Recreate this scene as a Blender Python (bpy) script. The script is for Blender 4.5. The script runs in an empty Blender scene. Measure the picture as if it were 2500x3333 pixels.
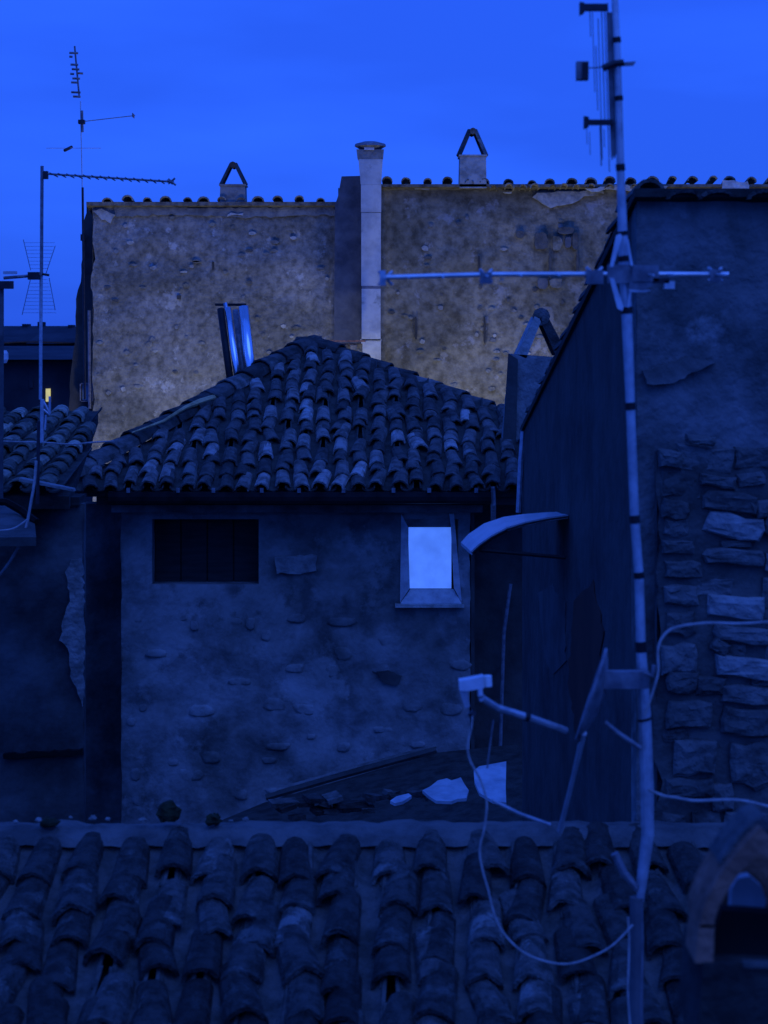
import bpy, math, random
from mathutils import Vector, Matrix, noise
R = math.radians
sc = bpy.context.scene
COL = sc.collection
F = 6220.0            # focal length in photograph pixels (photo 2500 x 3333, horizon at y 1100)
CAM_Z = 12.0

# ------------------------------------------------------------------ camera
cam = bpy.data.cameras.new('camera')
cam.sensor_width = 36.0
cam.lens = F / 3333.0 * 36.0
cam.shift_y = -(1666.5 - 1100.0) / 3333.0
cam.clip_start = 0.1
cam.clip_end = 3000.0
cam.dof.use_dof = True
cam.dof.focus_distance = 23.0
cam.dof.aperture_fstop = 5.6
camo = bpy.data.objects.new('camera', cam)
camo.location = (0, 0, CAM_Z)
camo.rotation_euler = (R(90), 0, 0)
COL.objects.link(camo)
sc.camera = camo

# ------------------------------------------------------------------ sky
w = bpy.data.worlds.new('World')
sc.world = w
w.use_nodes = True
nt = w.node_tree
nt.nodes.clear()
out = nt.nodes.new('ShaderNodeOutputWorld')
bg = nt.nodes.new('ShaderNodeBackground')
sky = nt.nodes.new('ShaderNodeTexSky')
sky.sky_type = 'NISHITA'
sky.sun_disc = False
sky.sun_elevation = R(1.0)
sky.sun_rotation = R(200)
sky.air_density = 1.0
sky.dust_density = 0.3
sky.ozone_density = 6.0
skyt = nt.nodes.new('ShaderNodeMixRGB'); skyt.blend_type = 'MULTIPLY'; skyt.inputs[0].default_value = 1
skyt.inputs[2].default_value = (0.004, 0.018, 0.09, 1)
nt.links.new(sky.outputs[0], skyt.inputs[1])
tc = nt.nodes.new('ShaderNodeTexCoord')
sep = nt.nodes.new('ShaderNodeSeparateXYZ')
nt.links.new(tc.outputs['Generated'], sep.inputs[0])
ramp = nt.nodes.new('ShaderNodeValToRGB')
ramp.color_ramp.elements[0].position = 0.0
ramp.color_ramp.elements[0].color = (0.019, 0.090, 0.74, 1)
ramp.color_ramp.elements[1].position = 0.16
ramp.color_ramp.elements[1].color = (0.028, 0.146, 1.10, 1)
e = ramp.color_ramp.elements.new(0.055)
e.color = (0.030, 0.150, 1.10, 1)
nt.links.new(sep.outputs[2], ramp.inputs[0])
mp = nt.nodes.new('ShaderNodeMapping'); mp.inputs['Scale'].default_value = (2.2, 2.2, 9.0)
mp.inputs['Location'].default_value = (3.1, 0.7, 1.3)
nt.links.new(tc.outputs['Generated'], mp.inputs[0])
ns = nt.nodes.new('ShaderNodeTexNoise'); ns.inputs['Scale'].default_value = 1.3; ns.inputs['Detail'].default_value = 4
nt.links.new(mp.outputs[0], ns.inputs['Vector'])
r2 = nt.nodes.new('ShaderNodeValToRGB')
r2.color_ramp.elements[0].position = 0.38; r2.color_ramp.elements[0].color = (0.76, 0.74, 0.78, 1)
r2.color_ramp.elements[1].position = 0.62; r2.color_ramp.elements[1].color = (1.02, 1.0, 1.0, 1)
nt.links.new(ns.outputs[0], r2.inputs[0])
mul = nt.nodes.new('ShaderNodeMixRGB'); mul.blend_type = 'MULTIPLY'; mul.inputs[0].default_value = 1
nt.links.new(ramp.outputs[0], mul.inputs[1]); nt.links.new(r2.outputs[0], mul.inputs[2])
add = nt.nodes.new('ShaderNodeMixRGB'); add.blend_type = 'ADD'; add.inputs[0].default_value = 1
nt.links.new(mul.outputs[0], add.inputs[1]); nt.links.new(skyt.outputs[0], add.inputs[2])
nt.links.new(add.outputs[0], bg.inputs[0])
bg.inputs[1].default_value = 1.0
nt.links.new(bg.outputs[0], out.inputs[0])

# last glow of dusk behind the camera: a very broad, weak, blue light
sl = bpy.data.lights.new('sun', 'SUN')
sl.energy = 0.95; sl.angle = R(55); sl.color = (0.10, 0.25, 1.0)
slo = bpy.data.objects.new('sun', sl)
slo.rotation_euler = (R(38), 0, R(22))
COL.objects.link(slo)

vs = sc.view_settings
vs.view_transform = 'Standard'; vs.look = 'None'; vs.exposure = 0.0; vs.gamma = 1.0
vs.use_curve_mapping = False
sc.cycles.max_bounces = 5

# ------------------------------------------------------------------ helpers
def P(px, py, D):
    return Vector(((px - 1250.0) / F * D, D, CAM_Z - (py - 1100.0) / F * D))
def PX(px, D): return (px - 1250.0) / F * D
def PZ(py, D): return CAM_Z - (py - 1100.0) / F * D

MATS = {}
def mat(name, c1, c2, scale=3.0, rough=0.9, metal=0.0, bump=0.0, bscale=None, rand=None, c3=None, c3pos=0.62,
        detail=6, emit=None, estr=0.0, streak=None):
    if name in MATS: return MATS[name]
    m = bpy.data.materials.new(name); m.use_nodes = True
    t = m.node_tree; N = t.nodes; L = t.links
    b = N['Principled BSDF']
    b.inputs['Roughness'].default_value = rough
    b.inputs['Metallic'].default_value = metal
    if 'Specular IOR Level' in b.inputs: b.inputs['Specular IOR Level'].default_value = 0.25 if metal < .5 else .5
    geo = N.new('ShaderNodeNewGeometry')
    n1 = N.new('ShaderNodeTexNoise'); n1.inputs['Scale'].default_value = scale; n1.inputs['Detail'].default_value = detail
    n1.inputs['Roughness'].default_value = 0.62
    if streak:
        mpn = N.new('ShaderNodeMapping'); mpn.inputs['Scale'].default_value = streak
        L.new(geo.outputs['Position'], mpn.inputs[0]); L.new(mpn.outputs[0], n1.inputs['Vector'])
    else:
        L.new(geo.outputs['Position'], n1.inputs['Vector'])
    rp = N.new('ShaderNodeValToRGB')
    rp.color_ramp.elements[0].position = 0.36; rp.color_ramp.elements[0].color = (*c1, 1)
    rp.color_ramp.elements[1].position = 0.60; rp.color_ramp.elements[1].color = (*c2, 1)
    L.new(n1.outputs[0], rp.inputs[0])
    colr = rp.outputs[0]
    if c3:
        n2 = N.new('ShaderNodeTexNoise'); n2.inputs['Scale'].default_value = scale * 0.33; n2.inputs['Detail'].default_value = 7
        n2.inputs['Roughness'].default_value = 0.7
        L.new(geo.outputs['Position'], n2.inputs['Vector'])
        rr = N.new('ShaderNodeValToRGB')
        rr.color_ramp.elements[0].position = c3pos - 0.04; rr.color_ramp.elements[0].color = (0, 0, 0, 1)
        rr.color_ramp.elements[1].position = c3pos + 0.03; rr.color_ramp.elements[1].color = (1, 1, 1, 1)
        L.new(n2.outputs[0], rr.inputs[0])
        mx = N.new('ShaderNodeMixRGB'); L.new(rr.outputs[0], mx.inputs[0]); L.new(colr, mx.inputs[1])
        mx.inputs[2].default_value = (*c3, 1)
        colr = mx.outputs[0]
    if 'tufa' in name or 'plaster' in name:
        n5 = N.new('ShaderNodeTexNoise'); n5.inputs['Scale'].default_value = .9; n5.inputs['Detail'].default_value = 8; n5.inputs['Roughness'].default_value = .65
        n5.inputs['Distortion'].default_value = .6
        L.new(geo.outputs['Position'], n5.inputs['Vector'])
        r5 = N.new('ShaderNodeValToRGB'); r5.color_ramp.elements[0].position = .38; r5.color_ramp.elements[0].color = (.62, .62, .60, 1)
        r5.color_ramp.elements[1].position = .60; r5.color_ramp.elements[1].color = (1.15, 1.14, 1.15, 1)
        L.new(n5.outputs[0], r5.inputs[0])
        m5 = N.new('ShaderNodeMixRGB'); m5.blend_type = 'MULTIPLY'; m5.inputs[0].default_value = 1
        L.new(colr, m5.inputs[1]); L.new(r5.outputs[0], m5.inputs[2]); colr = m5.outputs[0]
    if rand:
        oi = N.new('ShaderNodeObjectInfo')
        rr2 = N.new('ShaderNodeValToRGB'); rr2.color_ramp.interpolation = 'LINEAR'
        els = rr2.color_ramp.elements
        els[0].position = 0; els[0].color = (*[rand[0]] * 3, 1)
        els[1].position = 1; els[1].color = (*[rand[-1]] * 3, 1)
        for i, v in enumerate(rand[1:-1]):
            q = els.new((i + 1) / (len(rand) - 1)); q.color = (v, v, v, 1)
        L.new(oi.outputs['Random'], rr2.inputs[0])
        m3 = N.new('ShaderNodeMixRGB'); m3.blend_type = 'MULTIPLY'; m3.inputs[0].default_value = 1
        L.new(colr, m3.inputs[1]); L.new(rr2.outputs[0], m3.inputs[2])
        colr = m3.outputs[0]
    L.new(colr, b.inputs['Base Color'])
    if bump:
        nb = N.new('ShaderNodeTexNoise'); nb.inputs['Scale'].default_value = bscale or scale * 4; nb.inputs['Detail'].default_value = 5
        L.new(geo.outputs['Position'], nb.inputs['Vector'])
        bp = N.new('ShaderNodeBump'); bp.inputs['Strength'].default_value = bump; bp.inputs['Distance'].default_value = 0.03
        L.new(nb.outputs[0], bp.inputs['Height']); L.new(bp.outputs[0], b.inputs['Normal'])
    if emit:
        b.inputs['Emission Color'].default_value = (*emit, 1); b.inputs['Emission Strength'].default_value = estr
    if emit and estr < 1:
        ne = N.new('ShaderNodeTexNoise'); ne.inputs['Scale'].default_value = 6; L.new(geo.outputs['Position'], ne.inputs['Vector'])
        me_ = N.new('ShaderNodeMapRange'); me_.inputs['To Min'].default_value = estr * .62; me_.inputs['To Max'].default_value = estr * 1.25
        L.new(ne.outputs[0], me_.inputs['Value']); L.new(me_.outputs[0], b.inputs['Emission Strength'])
    MATS[name] = m
    return m

M_tufa = mat('tufa_masonry', (.12, .115, .10), (.26, .25, .225), 9, .95, bump=.6, bscale=26, c3=(.36, .36, .35), c3pos=.62, detail=13)
M_tufa2 = mat('tufa_masonry_ochre', (.12, .105, .075), (.25, .23, .18), 7.5, .95, bump=.5, bscale=24, c3=(.31, .30, .285), c3pos=.61, detail=13)
M_plaster = mat('weathered_plaster', (.11, .11, .11), (.24, .235, .23), 3.4, .95, bump=.45, bscale=18, c3=(.27, .265, .26), c3pos=.55, detail=10)
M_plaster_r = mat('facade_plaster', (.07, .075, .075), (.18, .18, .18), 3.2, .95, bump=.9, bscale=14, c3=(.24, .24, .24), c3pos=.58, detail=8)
M_darkwall = mat('dark_shaded_wall', (.036, .036, .035), (.072, .070, .067), 2.2, .95, bump=.6, bscale=9, detail=7)  # dark tone carries the shadow lying on the side wall
M_palepatch = mat('pale_lime_plaster', (.34, .34, .32), (.60, .60, .57), 6, .9, bump=.5, bscale=20)
M_bluebreast = mat('slate_grey_render', (.06, .065, .08), (.13, .135, .15), 3, .9, bump=.4)
M_darkstone = mat('dark_stained_stone', (.06, .06, .058), (.12, .115, .105), 8, .95, bump=.5)
M_flue = mat('fibre_cement', (.36, .36, .355), (.50, .50, .49), 5, .75, bump=.25, c3=(.28, .28, .26), c3pos=.64)
M_chim = mat('chimney_render', (.22, .22, .20), (.42, .41, .38), 7, .9, bump=.5)
M_chim_d = mat('chimney_render_grey', (.12, .12, .12), (.24, .24, .23), 7, .9, bump=.5)
M_tile = mat('lichened_roof_tile', (.06, .05, .045), (.17, .15, .14), 9, .92, bump=.6, bscale=60,
             rand=(.35, .5, .6, .85, .5, 1.2, .55, 2.4, .6, .85, .45, 1.9), c3=(.20, .20, .19), c3pos=.60)
M_tile_lo = mat('left_roof_tile', (.06, .055, .045), (.17, .155, .12), 9, .92, bump=.6, bscale=60, rand=(.3, .5, .7, 1.0, .5, 2.4, .6, 1.6), c3=(.20, .19, .16), c3pos=.60)
M_tile_dark = mat('mossy_roof_tile', (.03, .03, .026), (.09, .08, .075), 8, .95, bump=.6, bscale=55,
                  rand=(.5, .9, .7, 1.5, .6, 1.2, 2.2, .8), c3=(.12, .12, .11), c3pos=.62)
M_chan = mat('channel_tile_dirt', (.024, .024, .022), (.065, .062, .056), 7, .95, bump=.5, bscale=50, rand=(.6, 1.2, .8, 1.4))
M_tile_far = mat('sunbleached_roof_tile', (.12, .10, .08), (.30, .26, .20), 9, .9, bump=.5, rand=(.5, 1.0, .7, 1.3, .6))
M_chan_near = mat('near_channel_tile', (.035, .035, .032), (.085, .08, .075), 9, .95, bump=.6, bscale=50, rand=(.5, 1.3, .8, 1.6))
M_deck = mat('roof_deck_dirt', (.02, .02, .018), (.04, .038, .034), 6, .95, bump=.5)
M_mortar = mat('ridge_mortar', (.12, .12, .115), (.26, .25, .235), 7, .95, bump=.8, bscale=25)
M_mortar_d = mat('ridge_mortar_dark', (.06, .06, .06), (.13, .125, .12), 5, .95, bump=.8, bscale=25)
M_void = mat('dark_interior', (.004, .004, .004), (.007, .007, .007), 2, 1)
M_boards = mat('black_boards', (.018, .019, .019), (.032, .033, .033), 3, .9, streak=(1, 1, 8))
M_gutter = mat('dark_gutter_metal', (.012, .012, .014), (.03, .03, .032), 5, .6, .4)
M_cornice = mat('cornice_plaster', (.10, .10, .10), (.22, .21, .20), 4, .9, bump=.5)
M_steel = mat('polished_steel', (.72, .74, .78), (.85, .87, .9), 3, .22, 1.0)
M_galv = mat('galvanised_steel', (.32, .33, .36), (.52, .53, .56), 18, .5, .55)
M_galv_d = mat('oxidised_steel', (.12, .12, .14), (.24, .24, .26), 18, .6, .4)
M_alu = mat('aluminium_tube', (.50, .51, .54), (.70, .71, .73), 12, .42, .5)
M_tape = mat('black_tape', (.008, .008, .01), (.016, .016, .018), 10, .6)
M_blackpl = mat('dark_plastic', (.012, .014, .02), (.03, .03, .04), 10, .5)
M_whitepl = mat('white_plastic', (.42, .44, .47), (.62, .63, .66), 10, .45)
M_cable = mat('grey_coax_cable', (.22, .21, .21), (.38, .36, .35), 25, .6)
M_dish = mat('dish_back_metal', (.07, .07, .08), (.12, .12, .13), 6, .75, .0)
M_dishrim = mat('dish_rim_metal', (.22, .23, .27), (.40, .40, .44), 14, .5, .2)
M_frame = mat('white_painted_wood', (.30, .31, .33), (.48, .49, .50), 9, .6, bump=.2)
M_canopy = mat('pale_polycarbonate', (.42, .44, .46), (.55, .56, .58), 7, .35)
M_sheet = mat('pale_corrugated_sheet', (.30, .32, .34), (.50, .52, .54), 5, .5)
M_glass_emit = mat('window_glass_emissive', (.3, .32, .35), (.4, .42, .45), 7, .15, emit=(.075, .22, 1.0), estr=.88)  # pane brightness comes from its own blue emission
M_glassblue = mat('window_glass', (.10, .16, .22), (.14, .20, .28), 7, .1)
M_ywin = mat('lit_yellow_window', (.5, .5, .3), (.5, .5, .3), 7, .6, emit=(.60, .52, .06), estr=.95)
M_glow = mat('lamp_glow', (.8, .7, .5), (.8, .7, .5), 5, .5, emit=(1.0, .6, .2), estr=6)
M_far = mat('distant_wall', (.012, .014, .02), (.035, .037, .045), .6, 1)
M_ground = mat('dark_ground', (.02, .02, .018), (.05, .048, .04), .4, 1)
M_moss = mat('moss', (.01, .012, .006), (.03, .035, .015), 12, 1, bump=.5)
M_sidepale = mat('side_wall_paler_render', (.05, .05, .05), (.085, .085, .085), 4, .95)
M_red = mat('reddish_dark_render', (.045, .022, .018), (.08, .035, .025), 2, .95)  # dark reddish tone for a patch on the side wall
M_terra = mat('terracotta_dark', (.16, .075, .05), (.30, .15, .10), 9, .9, bump=.5)
M_mortar_lamp_tint = mat('lamp_tinted_ochre_mortar', (.28, .20, .10), (.50, .38, .20), 9, .9, bump=.5)
M_white = mat('white_paint', (.55, .56, .56), (.75, .76, .76), 5, .7)

class MB:
    def __init__(s): s.v = []; s.f = []
    def quad(s, a, b, c, d):
        i = len(s.v); s.v += [Vector(a), Vector(b), Vector(c), Vector(d)]; s.f.append((i, i + 1, i + 2, i + 3))
    def box(s, lo, hi, M=None):
        x0, y0, z0 = lo; x1, y1, z1 = hi
        i = len(s.v)
        vs_ = [Vector(p) for p in ((x0, y0, z0), (x1, y0, z0), (x1, y1, z0), (x0, y1, z0), (x0, y0, z1), (x1, y0, z1), (x1, y1, z1), (x0, y1, z1))]
        if M is not None: vs_ = [M @ p for p in vs_]
        s.v += vs_
        for f in ((0, 3, 2, 1), (4, 5, 6, 7), (0, 1, 5, 4), (1, 2, 6, 5), (2, 3, 7, 6), (3, 0, 4, 7)): s.f.append(tuple(i + k for k in f))
        return s
    def prism(s, pts, vec):
        """closed polygon pts extruded along vec"""
        n = len(pts); i = len(s.v); vec = Vector(vec)
        s.v += [Vector(p) for p in pts] + [Vector(p) + vec for p in pts]
        s.f.append(tuple(range(i, i + n))); s.f.append(tuple(range(i + 2 * n - 1, i + n - 1, -1)))
        for k in range(n):
            k2 = (k + 1) % n
            s.f.append((i + k2, i + k, i + n + k, i + n + k2))
        return s
    def tube(s, pts, r, seg=8, cap=True):
        pts = [Vector(p) for p in pts]
        rs = r if isinstance(r, (list, tuple)) else [r] * len(pts)
        rings = []; up = None
        for k, p in enumerate(pts):
            if k == 0: d = pts[1] - p
            elif k == len(pts) - 1: d = p - pts[k - 1]
            else: d = pts[k + 1] - pts[k - 1]
            d.normalize()
            if up is None:
                up = Vector((0, 0, 1)) if abs(d.z) < .9 else Vector((0, 1, 0))
            a = d.cross(up).normalized(); b2 = a.cross(d).normalized(); up = b2
            i = len(s.v)
            for q in range(seg):
                t = 2 * math.pi * q / seg
                s.v.append(p + rs[k] * (math.cos(t) * a + math.sin(t) * b2))
            rings.append(i)
        for k in range(len(rings) - 1):
            for q in range(seg):
                q2 = (q + 1) % seg
                s.f.append((rings[k] + q, rings[k] + q2, rings[k + 1] + q2, rings[k + 1] + q))
        if cap:
            s.f.append(tuple(rings[0] + q for q in range(seg - 1, -1, -1)))
            s.f.append(tuple(rings[-1] + q for q in range(seg)))
        return s
    def mesh(s, name, m, smooth=False, origin=None):
        me = bpy.data.meshes.new(name)
        o = Vector(origin) if origin is not None else Vector((0, 0, 0))
        me.from_pydata([tuple(v - o) for v in s.v], [], s.f)
        me.materials.append(m)
        if smooth:
            for p in me.polygons: p.use_smooth = True
        me.update()
        return me

def wloc(o):
    l = o.location.copy()
    while o.parent: o = o.parent; l += o.location
    return l
def thing(name, label, cat, loc, group=None):
    o = bpy.data.objects.new(name, None); o.empty_display_size = .1
    o.location = loc; o['label'] = label; o['category'] = cat
    if group: o['group'] = group
    COL.objects.link(o); return o
def put(name, mb, m, parent=None, smooth=False, label=None, kind=None, cat=None, group=None):
    """mb in world coordinates"""
    c = sum(mb.v, Vector()) / max(1, len(mb.v))
    me = mb.mesh(name, m, smooth, origin=c)
    o = bpy.data.objects.new(name, me); COL.objects.link(o)
    if parent is not None:
        o.parent = parent; o.location = c - wloc(parent)
    else: o.location = c
    if label: o['label'] = label
    if kind: o['kind'] = kind
    if cat: o['category'] = cat
    if group: o['group'] = group
    return o

def wall_grid(X0, X1, Z0, Z1, Y, holes=(), step=.09, amp=.012, seed=0, thick=.3, edge=0.0):
    """front face (towards -Y) at Y with real relief, openings cut through, plus back and sides"""
    def breaks(a, b, extra):
        n = max(1, int(round((b - a) / step)))
        s = [a + (b - a) * i / n for i in range(n + 1)]
        for e_ in extra:
            k = min(range(len(s)), key=lambda i: abs(s[i] - e_))
            if abs(s[k] - e_) < step * .45 and 0 < k < len(s) - 1: s[k] = e_
            else: s.append(e_)
        return sorted(set(s))
    xs = breaks(X0, X1, [h[0] for h in holes] + [h[1] for h in holes])
    zs = breaks(Z0, Z1, [h[2] for h in holes] + [h[3] for h in holes])
    mb = MB(); idx = {}
    for i, x in enumerate(xs):
        for j, z in enumerate(zs):
            onh = any(h[0] - 1e-6 <= x <= h[1] + 1e-6 and h[2] - 1e-6 <= z <= h[3] + 1e-6 for h in holes)
            dd = 0 if onh else amp * (noise.noise(Vector((x * 3 + seed, z * 3.3, seed))) * 1.2 + noise.noise(Vector((x * 9, z * 11, seed + 5))) * .9)
            ex = 0
            if edge and i in (0, len(xs) - 1): ex = edge * noise.noise(Vector((z * 2.3, seed, 7))) + edge * .5 * noise.noise(Vector((z * 7.3, seed, 2)))
            ez = 0
            if edge and j == len(zs) - 1: ez = edge * .6 * noise.noise(Vector((x * 2.3, seed, 9)))
            idx[i, j] = len(mb.v); mb.v.append(Vector((x + ex, Y + dd, z + ez)))
    for i in range(len(xs) - 1):
        for j in range(len(zs) - 1):
            cx = (xs[i] + xs[i + 1]) / 2; cz = (zs[j] + zs[j + 1]) / 2
            if any(h[0] < cx < h[1] and h[2] < cz < h[3] for h in holes): continue
            mb.f.append((idx[i, j], idx[i + 1, j], idx[i + 1, j + 1], idx[i, j + 1]))
    for h in holes:
        a, b, c, d = h[:4]; dep = h[4] if len(h) > 4 else thick
        mb.quad((a, Y, c), (a, Y + dep, c), (b, Y + dep, c), (b, Y, c))
        mb.quad((a, Y, d), (b, Y, d), (b, Y + dep, d), (a, Y + dep, d))
        mb.quad((a, Y, c), (a, Y, d), (a, Y + dep, d), (a, Y + dep, c))
        mb.quad((b, Y, c), (b, Y + dep, c), (b, Y + dep, d), (b, Y, d))
    # sides, top
    ny = Y + thick
    mb.quad((X0, Y, Z0), (X0, Y, Z1), (X0, ny, Z1), (X0, ny, Z0))
    mb.quad((X1, Y, Z0), (X1, ny, Z0), (X1, ny, Z1), (X1, Y, Z1))
    mb.quad((X0, Y, Z1), (X1, Y, Z1), (X1, ny, Z1), (X0, ny, Z1))
    return mb

# --- clay tile meshes: tapered half barrels with broken edges; y runs up the slope
def tile_mesh(W, L, t, seed, m, height=.42, seg=6, taper=.80, rag=.012):
    rnd = random.Random(seed); mb = MB()
    rows = []
    for side in (0, 1):
        for end in (0, 1):
            wv = W * (1 if end == 0 else taper); y = -L / 2 if end == 0 else L / 2
            ring = []
            for k in range(seg + 1):
                a = math.pi * k / seg
                r_ = wv / 2 - (t if side else 0)
                hh = height * wv / (wv / 2) * 1.0
                x = -math.cos(a) * r_; z = math.sin(a) * (height * wv - (t if side else 0))
                j = rnd.uniform(-rag, rag) if end == 0 and side == 0 else 0
                ring.append((x, y, z, j))
            rows.append(ring)
    # shared jitter for inner/outer lower edge
    jit = [p[3] for p in rows[0]]
    for q in (0, 2):
        rows[q] = [(x, y + jit[k], z) for k, (x, y, z, _) in enumerate(rows[q])]
    for q in (1, 3):
        rows[q] = [(x, y, z) for (x, y, z, _) in rows[q]]
    base = []
    for q in rows:
        base.append(len(mb.v)); mb.v += [Vector(p) for p in q]
    o0, o1, i0, i1 = base
    for k in range(seg):
        mb.f.append((o0 + k, o1 + k, o1 + k + 1, o0 + k + 1))
        mb.f.append((i0 + k, i0 + k + 1, i1 + k + 1, i1 + k))
        mb.f.append((o0 + k, o0 + k + 1, i0 + k + 1, i0 + k))
        mb.f.append((o1 + k, i1 + k, i1 + k + 1, o1 + k + 1))
    mb.f.append((o0, i0, i1, o1)); mb.f.append((o0 + seg, o1 + seg, i1 + seg, i0 + seg))
    return mb.mesh('tile', m)

def add_tile(me, parent, M, name='tile'):
    o = bpy.data.objects.new(name, me); COL.objects.link(o)
    o.parent = parent
    M = M.copy(); M.translation = M.translation - wloc(parent)
    o.matrix_local = M
    return o
def frame(u, v, n, loc):
    m = Matrix((u, v, n)).transposed().to_4x4(); m.translation = loc; return m

def tile_roof(parent, O, u, v, cols, rows, pitch, expo, W, L, m_cov, m_chan, inside, seed, jit=.02, chan_obj=True, skip=.0,
              rot=.04, name='tile'):
    rnd = random.Random(seed)
    u = Vector(u).normalized(); v = Vector(v).normalized(); n = u.cross(v).normalized()
    covers = [tile_mesh(W, L, .016, seed * 10 + k, m_cov) for k in range(5)]
    chans = [tile_mesh(W * 1.02, L, .014, seed * 10 + 5 + k, m_chan, height=.34) for k in range(2)]
    stuff = MB()
    for c in range(cols):
        for r in range(rows):
            s = (c + .5) * pitch; t = (r + .35) * expo
            # channel
            sc_ = s + pitch / 2; 
            if inside(sc_, t):
                M = frame(u, v, n, Vector(O) + u * sc_ + v * t + n * .07) @ Matrix.Rotation(math.pi, 4, 'Y') @ Matrix.Rotation(math.pi, 4, 'Z') @ Matrix.Rotation(.05, 4, 'X')
                if chan_obj: add_tile(chans[rnd.randrange(2)], parent, M, name)
                else:
                    i = len(stuff.v); me = chans[rnd.randrange(2)]
                    stuff.v += [M @ vv.co for vv in me.vertices]
                    stuff.f += [tuple(i + k for k in p.vertices) for p in me.polygons]
            if inside(s, t) and rnd.random() > skip:
                ds = rnd.gauss(0, jit * .35); dt = rnd.gauss(0, jit * .9)
                M = frame(u, v, n, Vector(O) + u * (s + ds) + v * (t + dt) + n * (.045 + rnd.uniform(0, .012)))
                M = M @ Matrix.Rotation(rnd.gauss(0, rot), 4, 'Z') @ Matrix.Rotation(-.045 + rnd.gauss(0, .012), 4, 'X') @ Matrix.Rotation(rnd.gauss(0, rot), 4, 'Y')
                sc2 = 1 + rnd.gauss(0, .05)
                M = M @ Matrix.Diagonal((sc2, 1 + rnd.gauss(0, .04), sc2 * (1 + rnd.gauss(0, .08)), 1))
                add_tile(covers[rnd.randrange(5)], parent, M, name)
    if not chan_obj and stuff.v:
        put('channel_tiles', stuff, m_chan, parent, kind='stuff')

def ridge_tiles(parent, A, B, W, L, m, seed, expo=None, lift=.03, name='ridge_tile'):
    rnd = random.Random(seed); A = Vector(A); B = Vector(B); d = (A - B)
    ln = d.length; d.normalize()
    side = d.cross(Vector((0, 0, 1))).normalized(); n = side.cross(d).normalized()
    mesh_ = [tile_mesh(W, L, .018, seed * 7 + k, m, height=.40) for k in range(3)]
    k = int(ln / (expo or L * .82)) + 1
    for i in range(k):
        t = ln * (i + .5) / k
        M = frame(side, d, n, B + d * t + n * (lift + rnd.uniform(-.008, .012))) @ Matrix.Rotation(rnd.gauss(0, .05), 4, 'Z') @ Matrix.Rotation(-.05 + rnd.gauss(0, .02), 4, 'X')
        add_tile(mesh_[rnd.randrange(3)], parent, M, name)

def a_chimney(D, cx, half, y_base, y_body, y_peak, label, bmat, tmat, depth=.38, lean=0, cat='chimney', bands=True):
    """rendered box with two leaning clay tiles forming a pointed hood, all sizes from the photograph"""
    X0, X1 = PX(cx - half, D), PX(cx + half, D)
    Zb, Zt, Zp = PZ(y_base, D), PZ(y_body, D), PZ(y_peak, D)
    root = thing('chimney', label, cat, ((X0 + X1) / 2, D + depth / 2, Zb))
    sh = lean
    b = MB(); b.prism([(X0 - .01, D, Zb), (X1 + .01, D, Zb), (X1, D, Zt), (X0, D, Zt)], (0, depth, 0))
    put('body', b, bmat, root)
    lip = MB(); lip.box((X0 - .018, D - .018, Zt - .002), (X1 + .018, D + depth + .018, Zt + .022))
    put('rim', lip, bmat, root)
    mx = (X0 + X1) / 2 + sh
    zt = Zt + .022
    for sgn in (-1, 1):
        foot = Vector((mx - sh + sgn * ((X1 - X0) / 2 - .03), D + depth / 2, zt + .01))
        top = Vector((mx + sgn * .02, D + depth / 2, Zp - .03))
        d = (top - foot); Lh = d.length; d.normalize()
        nn = Vector((sgn * d.z, 0, -sgn * d.x)); 
        uu = d.cross(nn).normalized()
        me = tile_mesh(depth * .95, Lh + .05, .05, 77 + int(cx) + sgn, tmat, height=.16, taper=.92, rag=.006)
        M = frame(uu, d, nn, (foot + top) / 2)
        add_tile(me, root, M, 'hood_tile')
    cap = MB(); cap.tube([(mx, D + .02, Zp - .025), (mx, D + depth - .02, Zp - .02)], .05, 8)
    put('cap_tile', cap, tmat, root)
    return root

# ================================================================== SETTING
g = MB(); g.quad((-900, -60, 0), (900, -60, 0), (900, 1500, 0), (-900, 1500, 0))
put('ground', g, M_ground, kind='structure')

# ------------------------------------------------------------------ distant town on the left
def far_house(x0, x1, ytop, D, depth, label, roof_h=.6, chims=(), wins=(), group='distant houses at the left'):
    X0, X1, Z = PX(x0, D), PX(x1, D), PZ(ytop, D)
    t = thing('distant_house', label, 'house', ((X0 + X1) / 2, D, 0), group)
    b = MB(); b.box((X0, D, 0), (X1, D + depth, Z)); put('wall', b, M_far, t)
    r = MB(); r.prism([(X0 - .3, D - .4, Z + .002), (X0 - .3, D + depth / 2, Z + roof_h), (X0 - .3, D + depth + .4, Z + .002)], (X1 - X0 + .6, 0, 0))
    ro = put('roof', r, M_far, t)
    for (cx, hw, yt) in chims:
        c = MB(); c.box((PX(cx - hw, D), D + depth * .45, Z), (PX(cx + hw, D), D + depth * .45 + .8, PZ(yt, D))); put('chimney', c, M_far, ro)
    for (a, b_, c_, d_, mm, lab) in wins:
        q = MB(); q.box((PX(a, D), D - .05, PZ(d_, D)), (PX(b_, D), D - .003, PZ(c_, D)))
        f = put('window', q, mm, t, label=lab)
    return t
far_house(-260, 150, 1112, 70, 8, 'low dark house on the skyline behind the left antenna mast', chims=((72, 8, 1045), (20, 9, 1052)))
far_house(120, 330, 1118, 66, 8, 'low dark house on the skyline between the mast and the stone building', chims=((172, 7, 1055), (232, 9, 1062)))
far_house(-300, 262, 1170, 52, 9, 'nearer dark house with one small yellow lit window', roof_h=.35,
          wins=((150, 165, 1265, 1307, M_ywin, 'yellow lit window'), (96, 108, 1235, 1262, M_far, None)))

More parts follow.
